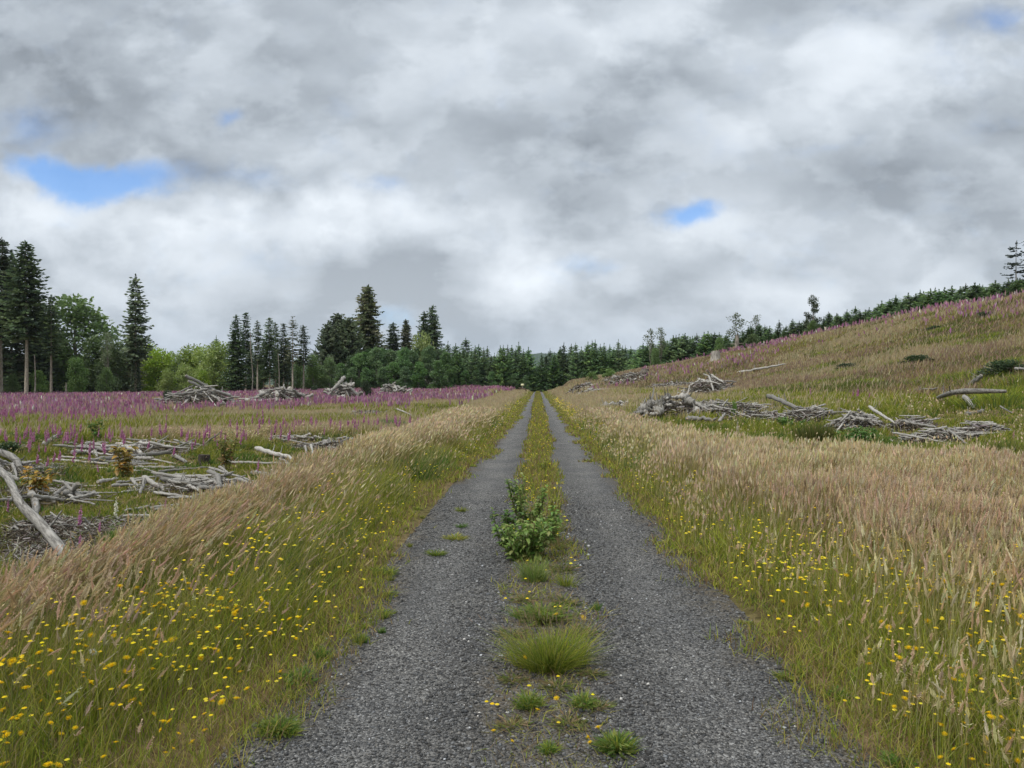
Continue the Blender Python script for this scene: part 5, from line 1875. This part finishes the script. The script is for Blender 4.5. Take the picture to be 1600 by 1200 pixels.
fox_at(181, 776, 842, 'white foxglove leaning beside the nearest weathered logs', True)
for px, yt, yb, lab in (
        (120, 787, 846, 'dull purple foxglove on bare litter left of the white foxglove'), (153, 812, 848, 'short purple foxglove next to the white foxglove'),
        (123, 832, 876, 'lowest pink foxglove at the foot of the bare litter'), (256, 778, 815, 'purple foxglove right of the white one, between the split logs'),
        (112, 694, 742, 'tallest pink foxglove in the cluster left of the log spill'), (92, 700, 744, 'pink foxglove in the middle of the cluster left of the log spill'),
        (82, 704, 744, 'pink foxglove at the near side of the cluster left of the log spill'), (58, 706, 748, 'leftmost pink foxglove of the cluster by the log spill'),
        (72, 712, 750, 'paler pink foxglove between the leftmost two of the cluster'), (140, 704, 745, 'pink foxglove at the right end of the cluster left of the log spill'),
        (105, 668, 712, 'purple foxglove behind the cluster left of the log spill'), (115, 672, 712, 'second purple foxglove behind the cluster left of the log spill'),
        (192, 676, 718, 'pink foxglove standing right among the top logs of the spill'), (195, 700, 726, 'short pink foxglove in front of the top logs of the spill'),
        (284, 664, 706, 'purple foxglove behind the charred stump'), (290, 668, 706, 'second purple foxglove behind the charred stump'),
        (402, 715, 752, 'pink foxglove alone above the pale logs by the tan bank'), (380, 758, 786, 'purple foxglove at the top of the tan bank under the thin log'),
        (350, 764, 790, 'darker purple foxglove at the top of the tan bank'), (415, 762, 786, 'purple foxglove on the tan bank right of the thin log'),
        (485, 732, 758, 'pink foxglove at the edge of the tan bank past the lone pole'), (522, 712, 738, 'foxglove peeping over the tan bank beside the brown litter'),
        (12, 778, 815, 'foxglove at the left edge beside the thickest curved log'), (155, 722, 750, 'small pink foxglove under the longest middle log'),
        (1583, 672, 696, 'single pink foxglove at the right edge by the straggling sticks'), (351, 674, 706, 'purple foxglove in green grass right of the tall purple pair')):
    fox_at(px, yt, yb, lab)

# the drifts: sample places by the purple map, nearest become objects of their own, the rest one mass
x, y, D = scatter(340000, 13, 150, 7.0, (-90, 1690))
z_ = zones(x, y)
k = (rng.random(len(x)) < z_['purple'] ** 2.2 * np.where(z_['left'], np.interp(z_['r'], [13, 30, 60], [.7, 1.1, 1.1]), .5)) & (z_['fl'] | z_['fr']) & (bare(x, y) < .5)
x, y, D = x[k], y[k], D[k]
o_ = np.argsort(D)
x, y, D = x[o_], y[o_], D[o_]
z = ground_z(x, y)
px_, py_, _ = project(x, y, z + .8)
inf = (px_ > 0) & (px_ < 1600)
sel = np.where(inf)[0][:285]
for i in sel:
    left = x[i] < 0
    foxglove(float(x[i]), float(y[i]), float(z[i]), .50 + .42 * rng.random(),
             'purple foxglove among the loose drift in the left field' if left else 'purple foxglove among the drift on the right slope',
             'foxgloves of the left field' if left else 'foxgloves of the right slope', white=False)
print('foxgloves', len(x), 'own', len(sel), 'at', D[sel[-1]] if len(sel) else 0)
rest = np.setdiff1d(np.arange(len(x)), sel)
g = Geo()
xr, yr, Dr, zr = x[rest], y[rest], D[rest], z[rest]
n = len(xr)
h = .62 + .45 * rng.random(n)
lean = rng.normal(0, .05, (n, 2))
blades(g, xr, yr, zr, h * .6, np.maximum(.01, .0009 * Dr), lean, np.zeros(n), pal(n, GREEN + OLIVE), pal(n, OLIVE), 1)
pc = pal(n, FARP, .22)
wh = rng.random(n) < .02
pc = np.where(wh[:, None], pal(n, WHITE), pc)
for q in range(3):
    tip = np.stack([xr + lean[:, 0] * .6 + rng.normal(0, .015, n), yr + lean[:, 1] * .6, zr + h * (.48 + .10 * q)], 1)
    seed_heads(g, tip, np.stack([lean[:, 0] + rng.normal(0, .05, n), lean[:, 1], h * .5], 1), h * (.42 - .06 * q), np.maximum(.055, .0021 * Dr) * (1 - .18 * q), pc * (.85 + .3 * rng.random((n, 1))), False)
tag(g.obj('foxglove_drift', M_PETAL), 'far purple foxgloves massed across the left field and along the right crest', 'foxgloves', kind='stuff')

# ---- yellow flowers ---------------------------------------------------------------------------------


def yellow_geo(pet=15, col=((.86, .57, .015), (.90, .63, .025), (.84, .51, .012))):
    fl = Geo()
    for row, (rad, up, cnt) in enumerate(((1.0, .10, pet), (.66, .26, pet - 4))):
        a = np.arange(cnt) / cnt * 2 * PI + row * .2
        rr = rad * (.88 + .24 * rng.random(cnt))
        w = 2.6 / cnt
        P = np.stack([np.stack([np.cos(a) * .15, np.sin(a) * .15, 0 * a + .1 * row], 1),
                      np.stack([np.cos(a - w / 2) * rr * .85, np.sin(a - w / 2) * rr * .85, up + 0 * a], 1),
                      np.stack([np.cos(a) * rr, np.sin(a) * rr, up + .06 + 0 * a], 1),
                      np.stack([np.cos(a + w / 2) * rr * .85, np.sin(a + w / 2) * rr * .85, up + 0 * a], 1)], 1)
        T = np.array([[0, 1, 2], [0, 2, 3]])[None] + (np.arange(cnt) * 4)[:, None, None]
        fl.add(P.reshape(-1, 3), T.reshape(-1, 3), np.repeat(pal(cnt, col, .1)[:, None], 4, 1).reshape(-1, 3))
    a = np.arange(7) / 7 * 2 * PI
    V = np.concatenate([np.stack([np.cos(a) * .34, np.sin(a) * .34, .22 + 0 * a], 1), [[0, 0, .42]], np.stack([np.cos(a) * .26, np.sin(a) * .26, -.5 + 0 * a], 1)])
    T = [(k, (k + 1) % 7, 7) for k in range(7)] + [(8 + k, 8 + (k + 1) % 7, (k + 1) % 7) for k in range(7)] + [(8 + k, (k + 1) % 7, k) for k in range(7)]
    C = np.concatenate([np.tile([.80, .50, .012], (8, 1)), np.tile([.12, .16, .05], (7, 1))])
    fl.add(V, T, C)
    return fl


YEL = []
for i in range(4):
    st = Geo()
    b_ = (-.10, .06, .14, -.03)[i]
    tt_ = np.linspace(0, 1, 5)
    tube(st, np.stack([b_ * tt_ ** 2 - b_, 0 * tt_, tt_ - 1], 1), np.linspace(.006, .004, 5), 4, (.20, .22, .07))
    YEL.append((yellow_geo(13 + i).mesh('flower_head', M_PETAL), st.mesh('flower_stem', M_LEAF)))
DAISY = yellow_geo(13, ((.80, .80, .76), (.86, .86, .82))).mesh('daisy_head', M_PETAL)


def flower(x, y, z, h, r, name, label, group, head=None, cat='flower'):
    i = rng.integers(4)
    fm, sm = YEL[i]
    t = empty(name, (x, y, z), label, cat, group)
    s = link('stem', sm, t)
    s.location = (0, 0, h)
    s.scale = (h, h, h)
    s.rotation_euler = (0, 0, rng.random() * 6.28)
    f = link('flower_head', head or fm, t)
    f.location = (0, 0, h)
    f.scale = (r, r, r)
    f.rotation_euler = (rng.normal(.12, .4), rng.normal(0, .4), rng.random() * 6.28)
    return t


n = 60000
Dn = 2.4 * np.exp(rng.random(n) * math.log(70 / 2.4))
sidev = rng.random(n)
off = rng.random(n)
wl = np.interp(Dn, [2.4, 4, 7, 12, 70], [1.25, 1.15, 1.0, .75, .7])
wr = np.interp(Dn, [2.4, 4, 7, 12, 70], [2.6, 2.3, 1.5, .9, .8])
fx = np.where(sidev < .42, edge_l(Dn) + .05 - off * wl, np.where(sidev < .86, edge_r(Dn) - .05 + off * wr, .04 + (off - .5) * .62))
place = np.where(sidev < .42, 0, np.where(sidev < .86, 1, 2))
clump = fnoise(fx, Dn, .75, 101)
dens = np.interp(Dn, [2.4, 3.4, 5, 6.5, 9, 14, 30, 70], [.85, .80, .48, .30, .20, .14, .08, .05]) * np.where(place == 2, np.interp(Dn, [2, 6, 8, 14, 70], [.05, .08, .5, 1.6, 1.6]), 1)
edge_ = np.minimum(1, .12 + off * 2.4)
fk = rng.random(n) < dens * (.42 + .58 * sstep(.36, .68, clump)) * np.where(place < 2, edge_, 1) * np.where(place == 1, .62, .36)
fk &= rng.random(n) < np.where(place == 0, .8, 1.0)
fx, fy, place = fx[fk], Dn[fk], place[fk]
fz = np.where(place == 2, road_z(fx, fy), ground_z(fx, fy))
vd = np.where(place == 0, edge_l(fy) - fx, np.where(place == 1, fx - edge_r(fy), 0))
fh = np.where(place == 2, .05 + .10 * rng.random(len(fx)), (.14 + .24 * rng.random(len(fx))) * np.clip(.35 + vd * 1.1, .3, 1.25))
fr_ = np.where(rng.random(len(fx)) < .32, .0172, .0112) * (.85 + .3 * rng.random(len(fx)))
px_, py_, Df = project(fx, fy, fz + fh)
inf = (px_ > 2) & (px_ < 1598) & (py_ < 1198)
o_ = np.argsort(-(fr_ / Df) * inf)
own = [i for i in o_[:296] if inf[i]]
NM = ('grassy bank left of the track', 'grassy verge right of the track', 'middle strip of the track')
for i in own:
    flower(float(fx[i]), float(fy[i]), float(fz[i]), float(fh[i]), float(fr_[i]), 'yellow_flower', 'small yellow flower on a thin stem in the ' + NM[place[i]], 'yellow flowers in the ' + NM[place[i]])
print('yellow', len(fx), 'own', len(own), 'to', fy[own].max())
g = Geo()
ownset = set(own)
ri = np.array([i for i in range(len(fx)) if i not in ownset])
m = len(ri)
a = np.arange(6) / 6 * 2 * PI
rr = np.maximum(fr_[ri], .00085 * fy[ri])
V = np.stack([fx[ri, None] + np.cos(a) * rr[:, None], fy[ri, None] + np.sin(a) * rr[:, None], (fz + fh)[ri, None] - rr[:, None] * .12 + 0 * a], -1)
V = np.concatenate([V, np.stack([fx[ri], fy[ri], (fz + fh)[ri] + rr * .42], 1)[:, None]], 1)
T = np.array([(k, (k + 1) % 6, 6) for k in range(6)])[None] + (np.arange(m) * 7)[:, None, None]
g.add(V.reshape(-1, 3), T.reshape(-1, 3), np.repeat(pal(m, [(.84, .62, .03), (.84, .68, .06)])[:, None], 7, 1).reshape(-1, 3))
blades(g, fx[ri], fy[ri], fz[ri], fh[ri], np.maximum(.002, .0006 * fy[ri]), np.zeros((m, 2)), np.zeros(m), pal(m, OLIVE), pal(m, OLIVE), 1)
tag(g.obj('yellow_flower_scatter', M_PETAL), 'distant tiny yellow flowers along both verges and the middle strip', 'flowers', kind='stuff')
x, y, z, D = hit(145, 1090)
flower(x, y, z, .22, .022, 'white_daisy', 'single white daisy among the yellow flowers of the left bank', None, DAISY)


# ---- tufts and weeds on the track --------------------------------------------------------------------
def tuft(px, py, wpx, hpx, n, label, cols=None, cat='grass tuft', name='grass_tuft', seeds=False, low=False):
    x, y, z, D = hit(px, py)
    z = max(road_z(np.array([x]), np.array([y]))[0], z)
    R, H = wpx / F * D / 2, hpx / F * D
    g = Geo()
    a = rng.random(n) * 2 * PI
    q = R * .45 * np.sqrt(rng.random(n))
    bx, by = np.cos(a) * q, np.sin(a) * q
    ph = rng.random(3) * 6.28
    lob = 1 + .34 * np.sin(a * 2 + ph[0]) + .26 * np.sin(a * 3 + ph[1]) + .2 * np.sin(a * 5 + ph[2])
    bx, by = bx * lob * 1.15, by * lob * .9
    out = np.stack([np.cos(a), np.sin(a)], 1) * (R * (.15 + .75 * rng.random(n)) * (q / (R * .45) * .7 + .35))[:, None] + rng.normal(0, R * .14, (n, 2))
    cb = pal(n, cols or LUSH + GREEN)
    ct = np.where((rng.random(n) < .2)[:, None], pal(n, OLIVE + STRAW[:2]), cb * 1.2)
    blades(g, bx, by, np.zeros(n), H * (.35 + .75 * rng.random(n)) * (1.1 - .3 * q / (R * .45)) * (.55 if low else 1) * (.75 + .25 * lob), np.full(n, .0034 if not low else .0042), out, np.full(n, .55), cb, ct, 3)
    if seeds:
        i = rng.integers(0, n, n // 5)
        tip = np.stack([bx[i] + out[i, 0] * .9, by[i] + out[i, 1] * .9, H * (.75 + .3 * rng.random(len(i)))], 1)
        seed_heads(g, tip, np.concatenate([out[i] * .5, np.full((len(i), 1), H * .5)], 1), np.full(len(i), .05), np.full(len(i), .004), pal(len(i), [(.30, .22, .15), (.24, .19, .10)]), False)
    if low:
        k = n // 2
        a = rng.random(k) * 6.28
        sprays(g, np.stack([np.cos(a) * R * .7 * rng.random(k), np.sin(a) * R * .7 * rng.random(k), H * .35 * rng.random(k) ** 2], 1), np.stack([np.cos(a), np.sin(a), .5 * rng.random(k)], 1), R * (.25 + .35 * rng.random(k)), R * .075, pal(k, [tuple(c_) for c_ in (cols or [(.12, .18, .045), (.16, .21, .055), (.20, .24, .07)])]))
    o = g.obj(name, M_GRASS, loc=(x, y, z))
    return tag(o, label, cat)


BROWNT = GREEN + [(.13, .17, .04), (.17, .19, .05)]
tuft(860, 1064, 150, 76, 1500, 'largest dense round grass tuft in the middle of the track', GREEN + [(.15, .20, .04)], seeds=True)
tuft(834, 922, 70, 50, 420, 'light green fine grass tuft in front of the leafy dock', [(.18, .25, .06), (.22, .28, .09), (.15, .22, .05)])
tuft(848, 985, 95, 48, 480, 'low weedy tuft dotted with yellow flowers behind the largest tuft', low=True)
tuft(884, 930, 50, 30, 130, 'small thin tuft right of the light fine tuft', BROWNT)
tuft(828, 1128, 58, 48, 260, 'low weedy tuft left below the largest tuft', low=True)
tuft(911, 1126, 56, 36, 260, 'low weedy tuft right below the largest tuft', low=True)
tuft(964, 1196, 72, 60, 420, 'leafy tuft with two yellow flowers at the bottom of the track', low=True)
tuft(858, 1204, 44, 26, 150, 'flat weed at the very bottom of the middle strip', low=True)
for px_m, py_m, w_m, h_m, lab_m in ((800, 1010, 60, 20, 'flat ragged weed left of the weedy middle tuft'), (905, 1010, 66, 22, 'flat ragged weed right of the weedy middle tuft'), (870, 1100, 70, 18, 'flat dry weed between the paired low tufts'),
        (800, 1085, 54, 18, 'flat dry weed at the left foot of the largest tuft'), (925, 1075, 54, 20, 'flat weed at the right foot of the largest tuft'), (890, 1160, 80, 18, 'flat dry weed under the paired low tufts'),
        (820, 955, 60, 22, 'flat green weed right in front of the light fine tuft'), (880, 958, 60, 26, 'ragged green weed beside the light fine tuft'), (880, 905, 60, 34, 'ragged olive weed at the right foot of the docks'),
        (872, 870, 44, 40, 'upright olive weed right of the front dock'), (866, 840, 44, 40, 'upright olive weed between both docks'), (800, 1160, 70, 16, 'flat dry weed at the bottom left of the middle strip'), (935, 1130, 60, 16, 'flat dry weed at the bottom right of the middle strip')):
    tuft(px_m, py_m, w_m, h_m, 120, lab_m, [(.13, .16, .05), (.17, .19, .06), (.22, .17, .09), (.27, .20, .11), (.11, .14, .04)], low=True)
tuft(932, 966, 26, 18, 90, 'tiny dark green tuft right of the weedy middle tuft', LUSH)
tuft(436, 1160, 76, 44, 420, 'dense low tuft on the gravel at the bottom left of the track', low=True)
tuft(466, 1078, 60, 44, 260, 'bright leafy weed nearest the left gravel edge', LUSH, low=True)
tuft(500, 1040, 40, 42, 220, 'upright bright weed just above the leafy left edge one', LUSH, low=True)
tuft(567, 1016, 24, 26, 110, 'small upright weed standing on the left wheel track', LUSH, low=True)
tuft(597, 1000, 16, 20, 80, 'smaller upright weed beside the one on the left wheel track', LUSH, low=True)
tuft(558, 975, 34, 16, 100, 'thin flat weed on the gravel left of the upright pair', BROWNT, low=True)
tuft(602, 906, 46, 22, 220, 'spreading weed at the left gravel edge opposite the light fine tuft', low=True)
tuft(682, 876, 36, 18, 180, 'small weed on the left wheel track beside the dock', low=True)
tuft(712, 850, 44, 18, 170, 'pale sprawling weed on the left wheel track', OLIVE + GREEN, low=True)
tuft(722, 830, 22, 14, 110, 'dark little weed on the left wheel track behind the pale one', LUSH, low=True)
tuft(720, 805, 26, 16, 110, 'farthest little weed on the left wheel track', BROWNT, low=True)
tuft(1312, 1090, 50, 22, 200, 'low bright weed at the right gravel edge', LUSH, low=True)
tuft(1405, 1198, 60, 30, 220, 'broad low weed at the bottom of the right gravel edge', LUSH, low=True)
tuft(1250, 960, 40, 50, 200, 'yellowish grass clump at the right gravel edge', OLIVE + [(.30, .28, .10)])
tuft(1432, 1130, 60, 78, 240, 'upright yellowish grass clump inside the right verge', OLIVE + STRAW)

for i in range(56):
    side = i % 2
    yy = 3.3 * math.exp(rng.random() * math.log(16 / 3.3))
    xx = (float(edge_l(np.array([yy]))[0]) + .05 + .22 * rng.random() ** 2) if side == 0 else (float(edge_r(np.array([yy]))[0]) - .05 - .22 * rng.random() ** 2)
    qx, qy, _ = project(xx, yy, 0.0)
    w_ = (.07 + .12 * rng.random()) / yy * F
    tuft(float(qx), float(qy), w_, w_ * (.35 + .35 * rng.random()), 110, 'small ragged weed on the gravel edge of the ' + ('left' if side == 0 else 'right') + ' wheel track', GREEN + [(.12, .18, .045), (.10, .15, .04), (.24, .20, .09)], low=rng.random() < .6)
    bpy.context.scene.collection.objects[-1]['group'] = 'small weeds along the ' + ('left' if side == 0 else 'right') + ' gravel edge'


def dock(px, py, wpx, hpx, n, label, leaf=.10, cols=None, stems=7, name='leafy_weed'):
    """broad leaved weed: stalks with leaves all round"""
    x, y, z, D = hit(px, py)
    R, H = wpx / F * D / 2, hpx / F * D
    st, lf = Geo(), Geo()
    for k in range(stems):
        a, q = rng.random() * 6.28, R * .95 * math.sqrt(rng.random())
        top = np.array([math.cos(a) * q, math.sin(a) * q, H * (.75 + .3 * rng.random())])
        tube(st, [(top[0] * .25, top[1] * .25, 0), (top[0] * .7, top[1] * .7, top[2] * .5), tuple(top)], [.007, .005, .003], 5, (.22, .20, .09))
        m = n // stems
        t = .1 + .9 * rng.random(m) ** .85
        P = np.stack([top[0] * lerp(.25, 1, t), top[1] * lerp(.25, 1, t), top[2] * t + .01], 1)
        aa = rng.random(m) * 6.28
        dv = np.stack([np.cos(aa), np.sin(aa), rng.normal(.15, .35, m)], 1)
        dv /= np.linalg.norm(dv, axis=1)[:, None]
        ln = leaf * (1.1 - .45 * t) * (.6 + .7 * rng.random(m))
        wd = ln * .46
        s = np.cross(dv, [0, 0, 1.0] + rng.normal(0, .25, (m, 3)))
        s /= np.linalg.norm(s, axis=1)[:, None]
        upv = np.cross(s, dv)
        rows = [P + dv * .012]
        for f_, w_, up_ in ((.3, .8, .10), (.6, 1.0, .10), (.85, .6, -.02)):
            c = P + dv * (ln * f_)[:, None] + upv * (ln * up_)[:, None]
            rows += [c + s * (wd * .5 * w_)[:, None] + upv * (ln * .06)[:, None], c, c - s * (wd * .5 * w_)[:, None] + upv * (ln * .06)[:, None]]
        rows.append(P + dv * ln[:, None] - upv * (ln * .12)[:, None])
        V = np.stack(rows, 1)
        T0 = [(0, 1, 2), (0, 2, 3), (1, 4, 5), (1, 5, 2), (2, 5, 6), (2, 6, 3), (4, 7, 8), (4, 8, 5), (5, 8, 9), (5, 9, 6), (7, 10, 8), (8, 10, 9)]
        T = np.array(T0)[None] + (np.arange(m) * 11)[:, None, None]
        C = np.repeat(pal(m, cols or [(.13, .235, .045), (.18, .29, .06), (.25, .33, .08), (.15, .22, .06), (.29, .33, .11)])[:, None], 11, 1)
        lf.add(V.reshape(-1, 3), T.reshape(-1, 3), C.reshape(-1, 3))
    t = empty(name, (x, y, z - .01), label, 'weed')
    link('stem', st.mesh('weed_stem', M_LEAF), t)
    link('leaves', lf.mesh('weed_leaves', M_LEAF), t)
    return t


dock(820, 886, 100, 72, 850, 'front broad leaved dock with big leaves in the middle of the track', .095, stems=15)
dock(858, 862, 46, 66, 260, 'right hand leafy dock beside the front one', .09, stems=6)
dock(790, 862, 46, 64, 240, 'left yellow tipped leafy dock beside the front one', .09, [(.10, .18, .04), (.16, .22, .05), (.07, .13, .035)], 6)
dock(822, 826, 72, 78, 700, 'rear tall leafy dock in the middle of the track', .075, stems=9)
dock(868, 808, 30, 34, 160, 'low olive weed right of the rear dock', .05, OLIVE + GREEN, 6)
dock(845, 744, 22, 26, 120, 'small bright weed on the middle strip beyond the docks', .07, GREEN, 5)
dock(1240, 672, 60, 18, 300, 'low bright bramble in front of the grey branch heap', .16, LUSH, 12)
dock(1345, 700, 90, 30, 520, 'broad bright bramble patch below the grey branch heap', .14, LUSH, 16)
dock(196, 745, 34, 50, 160, 'orange leaved weed growing among the middle logs', .22, [(.42, .26, .06), (.34, .26, .07), (.22, .20, .06)], 8)
dock(60, 778, 44, 46, 150, 'orange leaved weed by the thickest curved log', .20, [(.46, .28, .06), (.38, .28, .06), (.20, .20, .06)], 8)
dock(352, 735, 40, 60, 200, 'rusty tall weed right of the charred stump', .16, [(.30, .20, .08), (.22, .20, .06), (.14, .17, .05)], 10)
dock(152, 690, 28, 34, 160, 'small dark green bush above the top logs of the spill', .18, LUSH, 8)


# ---- shrubs and rush clumps in the fields --------------------------------------------------------------
def shrub(kind_, px, py, wpx, hpx, label, name='shrub'):
    x, y, z, D = hit(px, py)
    tm, cm, h0 = KINDS[kind_]
    s = hpx / F * D / h0
    w = wpx / F * D / 2.6
    t = empty(name, (x, y, z - .05), label, 'shrub', None, rz=rng.random() * 6, sc=(w, w, s))
    link('trunk', tm, t)
    link('crown', cm, t)


shrub('bush1', 571, 628, 24, 30, 'dark green upright shrub between the steep and the rounded slash piles')
shrub('bush1', 386, 616, 18, 20, 'dark green shrub left of the second slash pile')
shrub('bush1', 492, 617, 16, 13, 'brownish shrub behind the right end of the second slash pile')
shrub('bush0', 508, 622, 14, 11, 'olive shrub at the right end of the second slash pile')
shrub('bush1', 262, 632, 30, 20, 'dark shrub growing out of the left side of the largest slash pile')
shrub('bush1', 316, 630, 24, 20, 'dark shrub growing out of the right side of the largest slash pile')
shrub('bush1', 662, 606, 20, 13, 'dark shrub on the farthest slash heap')
shrub('bush0', 952, 592, 26, 14, 'olive shrub below the plantation right of the tan mound')
shrub('bush0', 925, 597, 22, 14, 'yellow green shrub beside the tan mound')
shrub('bush1', 1572, 588, 90, 24, 'largest dark shrub on the right bank at the photo edge')
shrub('bush1', 1435, 572, 70, 16, 'dark tussocky shrub in the middle of the right slope')
shrub('bush1', 1540, 498, 46, 10, 'low dark shrub near the top of the right slope')
shrub('bush1', 1462, 517, 30, 8, 'low dark shrub under the crest of the right slope')
shrub('bush1', 1325, 580, 60, 12, 'low dusky shrub halfway up the right slope')
shrub('bush0', 1147, 650, 12, 22, 'small bright sapling right of the rubble heap')
shrub('bush0', 755, 640, 10, 10, 'small olive shrub at the far end of the left bank')
shrub('bush1', 12, 715, 60, 24, 'dark green shrub at the left edge above the hooked log')

def rush(px, py, wpx, hpx, n, label, cols):
    x, y, z, D = hit(px, py)
    R, H = wpx / F * D / 2, hpx / F * D
    g = Geo()
    a = rng.random(n) * 2 * PI
    q = R * np.sqrt(rng.random(n)) * .8
    bx, by = np.cos(a) * q, np.sin(a) * q
    out = np.stack([np.cos(a), np.sin(a)], 1) * (.25 * R * rng.random(n) + .1 * H)[:, None]
    cb = pal(n, cols)
    blades(g, bx, by, ground_z(x + bx, y + by) - z, H * (.6 + .5 * rng.random(n)) * (1.1 - .4 * q / R), np.full(n, .0013 * D), out, np.full(n, .2), cb, cb * 1.15, 2)
    tag(g.obj('rush_clump', M_GRASS, loc=(x, y, z)), label, 'rushes')


RUSH = [(.10, .13, .035), (.14, .155, .04), (.075, .095, .03), (.20, .17, .06)]
rush(1272, 702, 62, 48, 900, 'dark rush clump below the foot of the longest split log', RUSH)
rush(612, 672, 62, 18, 900, 'bright green rush patch behind the tan bank', [(.07, .19, .04), (.09, .22, .05), (.06, .15, .04)])
rush(690, 642, 60, 12, 500, 'olive rush patch far behind the tan bank', RUSH + GREEN)
rush(1465, 712, 70, 26, 700, 'olive rush clump under the straggling stick row', RUSH + GREEN)
rush(1405, 716, 50, 24, 500, 'brownish rush clump left of the olive one', RUSH + [(.20, .15, .07)])
rush(1570, 716, 80, 30, 600, 'dark rush clump at the right photo edge', RUSH)
rush(1120, 676, 60, 16, 400, 'low green rush clump before the rubble heap', RUSH + LUSH)
rush(500, 735, 40, 16, 400, 'bright green grass clump at the end of the lone pale pole', LUSH)
rush(190, 880 - 30, 60, 26, 500, 'bright green grass clump beside the white foxglove', LUSH)
rush(1260, 660, 30, 12, 300, 'small dark rush clump left of the grey branch heap', RUSH)

for i in range(26):
    qx = 1180 + 420 * rng.random()
    lo_ = np.interp(qx, [1180, 1400, 1600], [560, 520, 490])
    qy = lo_ + (640 - lo_) * rng.random()
    hx_, hy_, hz_, hD_ = hit(qx, qy)
    w_ = (1.6 + 2.2 * rng.random()) / hD_ * F
    rush(qx, qy, w_, .5 / hD_ * F, 420, 'soft green grass clump scattered over the right slope', GREEN + [(.11, .16, .04), (.14, .18, .05)])
    bpy.context.scene.collection.objects[-1]['group'] = 'green grass clumps scattered over the right slope'

# ---- little yellow marker board and dead branch at the far end of the track --------------------------------
x, y = at(816.5, 138)
z = float(ground_z(x, y))
t = empty('marker_sign', (x, y, z), 'tiny pale yellow marker board on a post where the track ends', 'sign')
m, nt, out = new_mat('painted_board')
b = N(nt, 'ShaderNodeBsdfPrincipled')
b.inputs['Base Color'].default_value = (.78, .74, .45, 1)
b.inputs['Roughness'].default_value = .6
nt.links.new(b.outputs[0], out.inputs['Surface'])
g = Geo()
tube(g, [(0, .03, -.1), (0, .03, zat(601, 138) - z)], [.05, .05], 8, (1, .95, .9), cap=(1, .95, .9))
g.obj('post', M_LOG, t)
zc = zat(601.5, 138) - z
w_, h_ = .30, .22
g = Geo()
bv = [(-w_, -.03, zc - h_), (w_, -.03, zc - h_), (w_, -.03, zc + h_), (-w_, -.03, zc + h_), (-w_, -.005, zc - h_), (w_, -.005, zc - h_), (w_, -.005, zc + h_), (-w_, -.005, zc + h_)]
bt = []
for a4 in ((0, 1, 2, 3), (5, 4, 7, 6), (4, 0, 3, 7), (1, 5, 6, 2), (3, 2, 6, 7), (4, 5, 1, 0)):
    bt += [(a4[0], a4[1], a4[2]), (a4[0], a4[2], a4[3])]
g.add(bv, bt, (1, 1, 1))
g.obj('board', m, t)
x, y = at(818, 126)
z = float(ground_z(x, y))
g = Geo()
tube(g, [(-.9, 0, zat(606.5, 126) - z), (-.1, 0, zat(606.8, 126) - z), (.35, 0, zat(608.5, 126) - z), (.6, 0, 0)], [.09, .12, .12, .10], 6, (.4, .3, .24), cap=(.5, .4, .3), wob=.2, rs=rng)
tag(g.obj('dead_branch', M_LOG, loc=(x, y, z)), 'dark bent dead branch in front of the tiny marker board', 'branch')
# ------------------------------------------------------------------ thin air between the near field and the far hill
g = Geo()
hb = [(-6500, -450, -20), (6500, -450, -20), (6500, 9100, -20), (-6500, 9100, -20), (-6500, -450, 152), (6500, -450, 152), (6500, 9100, 152), (-6500, 9100, 152)]
ht = []
for a4 in ((3, 2, 1, 0), (4, 5, 6, 7), (0, 1, 5, 4), (1, 2, 6, 5), (2, 3, 7, 6), (3, 0, 4, 7)):
    ht += [(a4[0], a4[1], a4[2]), (a4[0], a4[2], a4[3])]
g.add(hb, ht, (1, 1, 1))
m = bpy.data.materials.new('air')
m.use_nodes = True
nt = m.node_tree
nt.nodes.clear()
out = nt.nodes.new('ShaderNodeOutputMaterial')
pv = nt.nodes.new('ShaderNodeVolumePrincipled')
pv.inputs['Color'].default_value = (.80, .88, .98, 1)
pv.inputs['Density'].default_value = 0.00008
pv.inputs['Anisotropy'].default_value = 0.2
nt.links.new(pv.outputs[0], out.inputs['Volume'])
tag(g.obj('haze', m), 'thin pale air that veils the far wooded hill', 'haze', kind='stuff')
SC.cycles.volume_bounces = 1
grow_all()
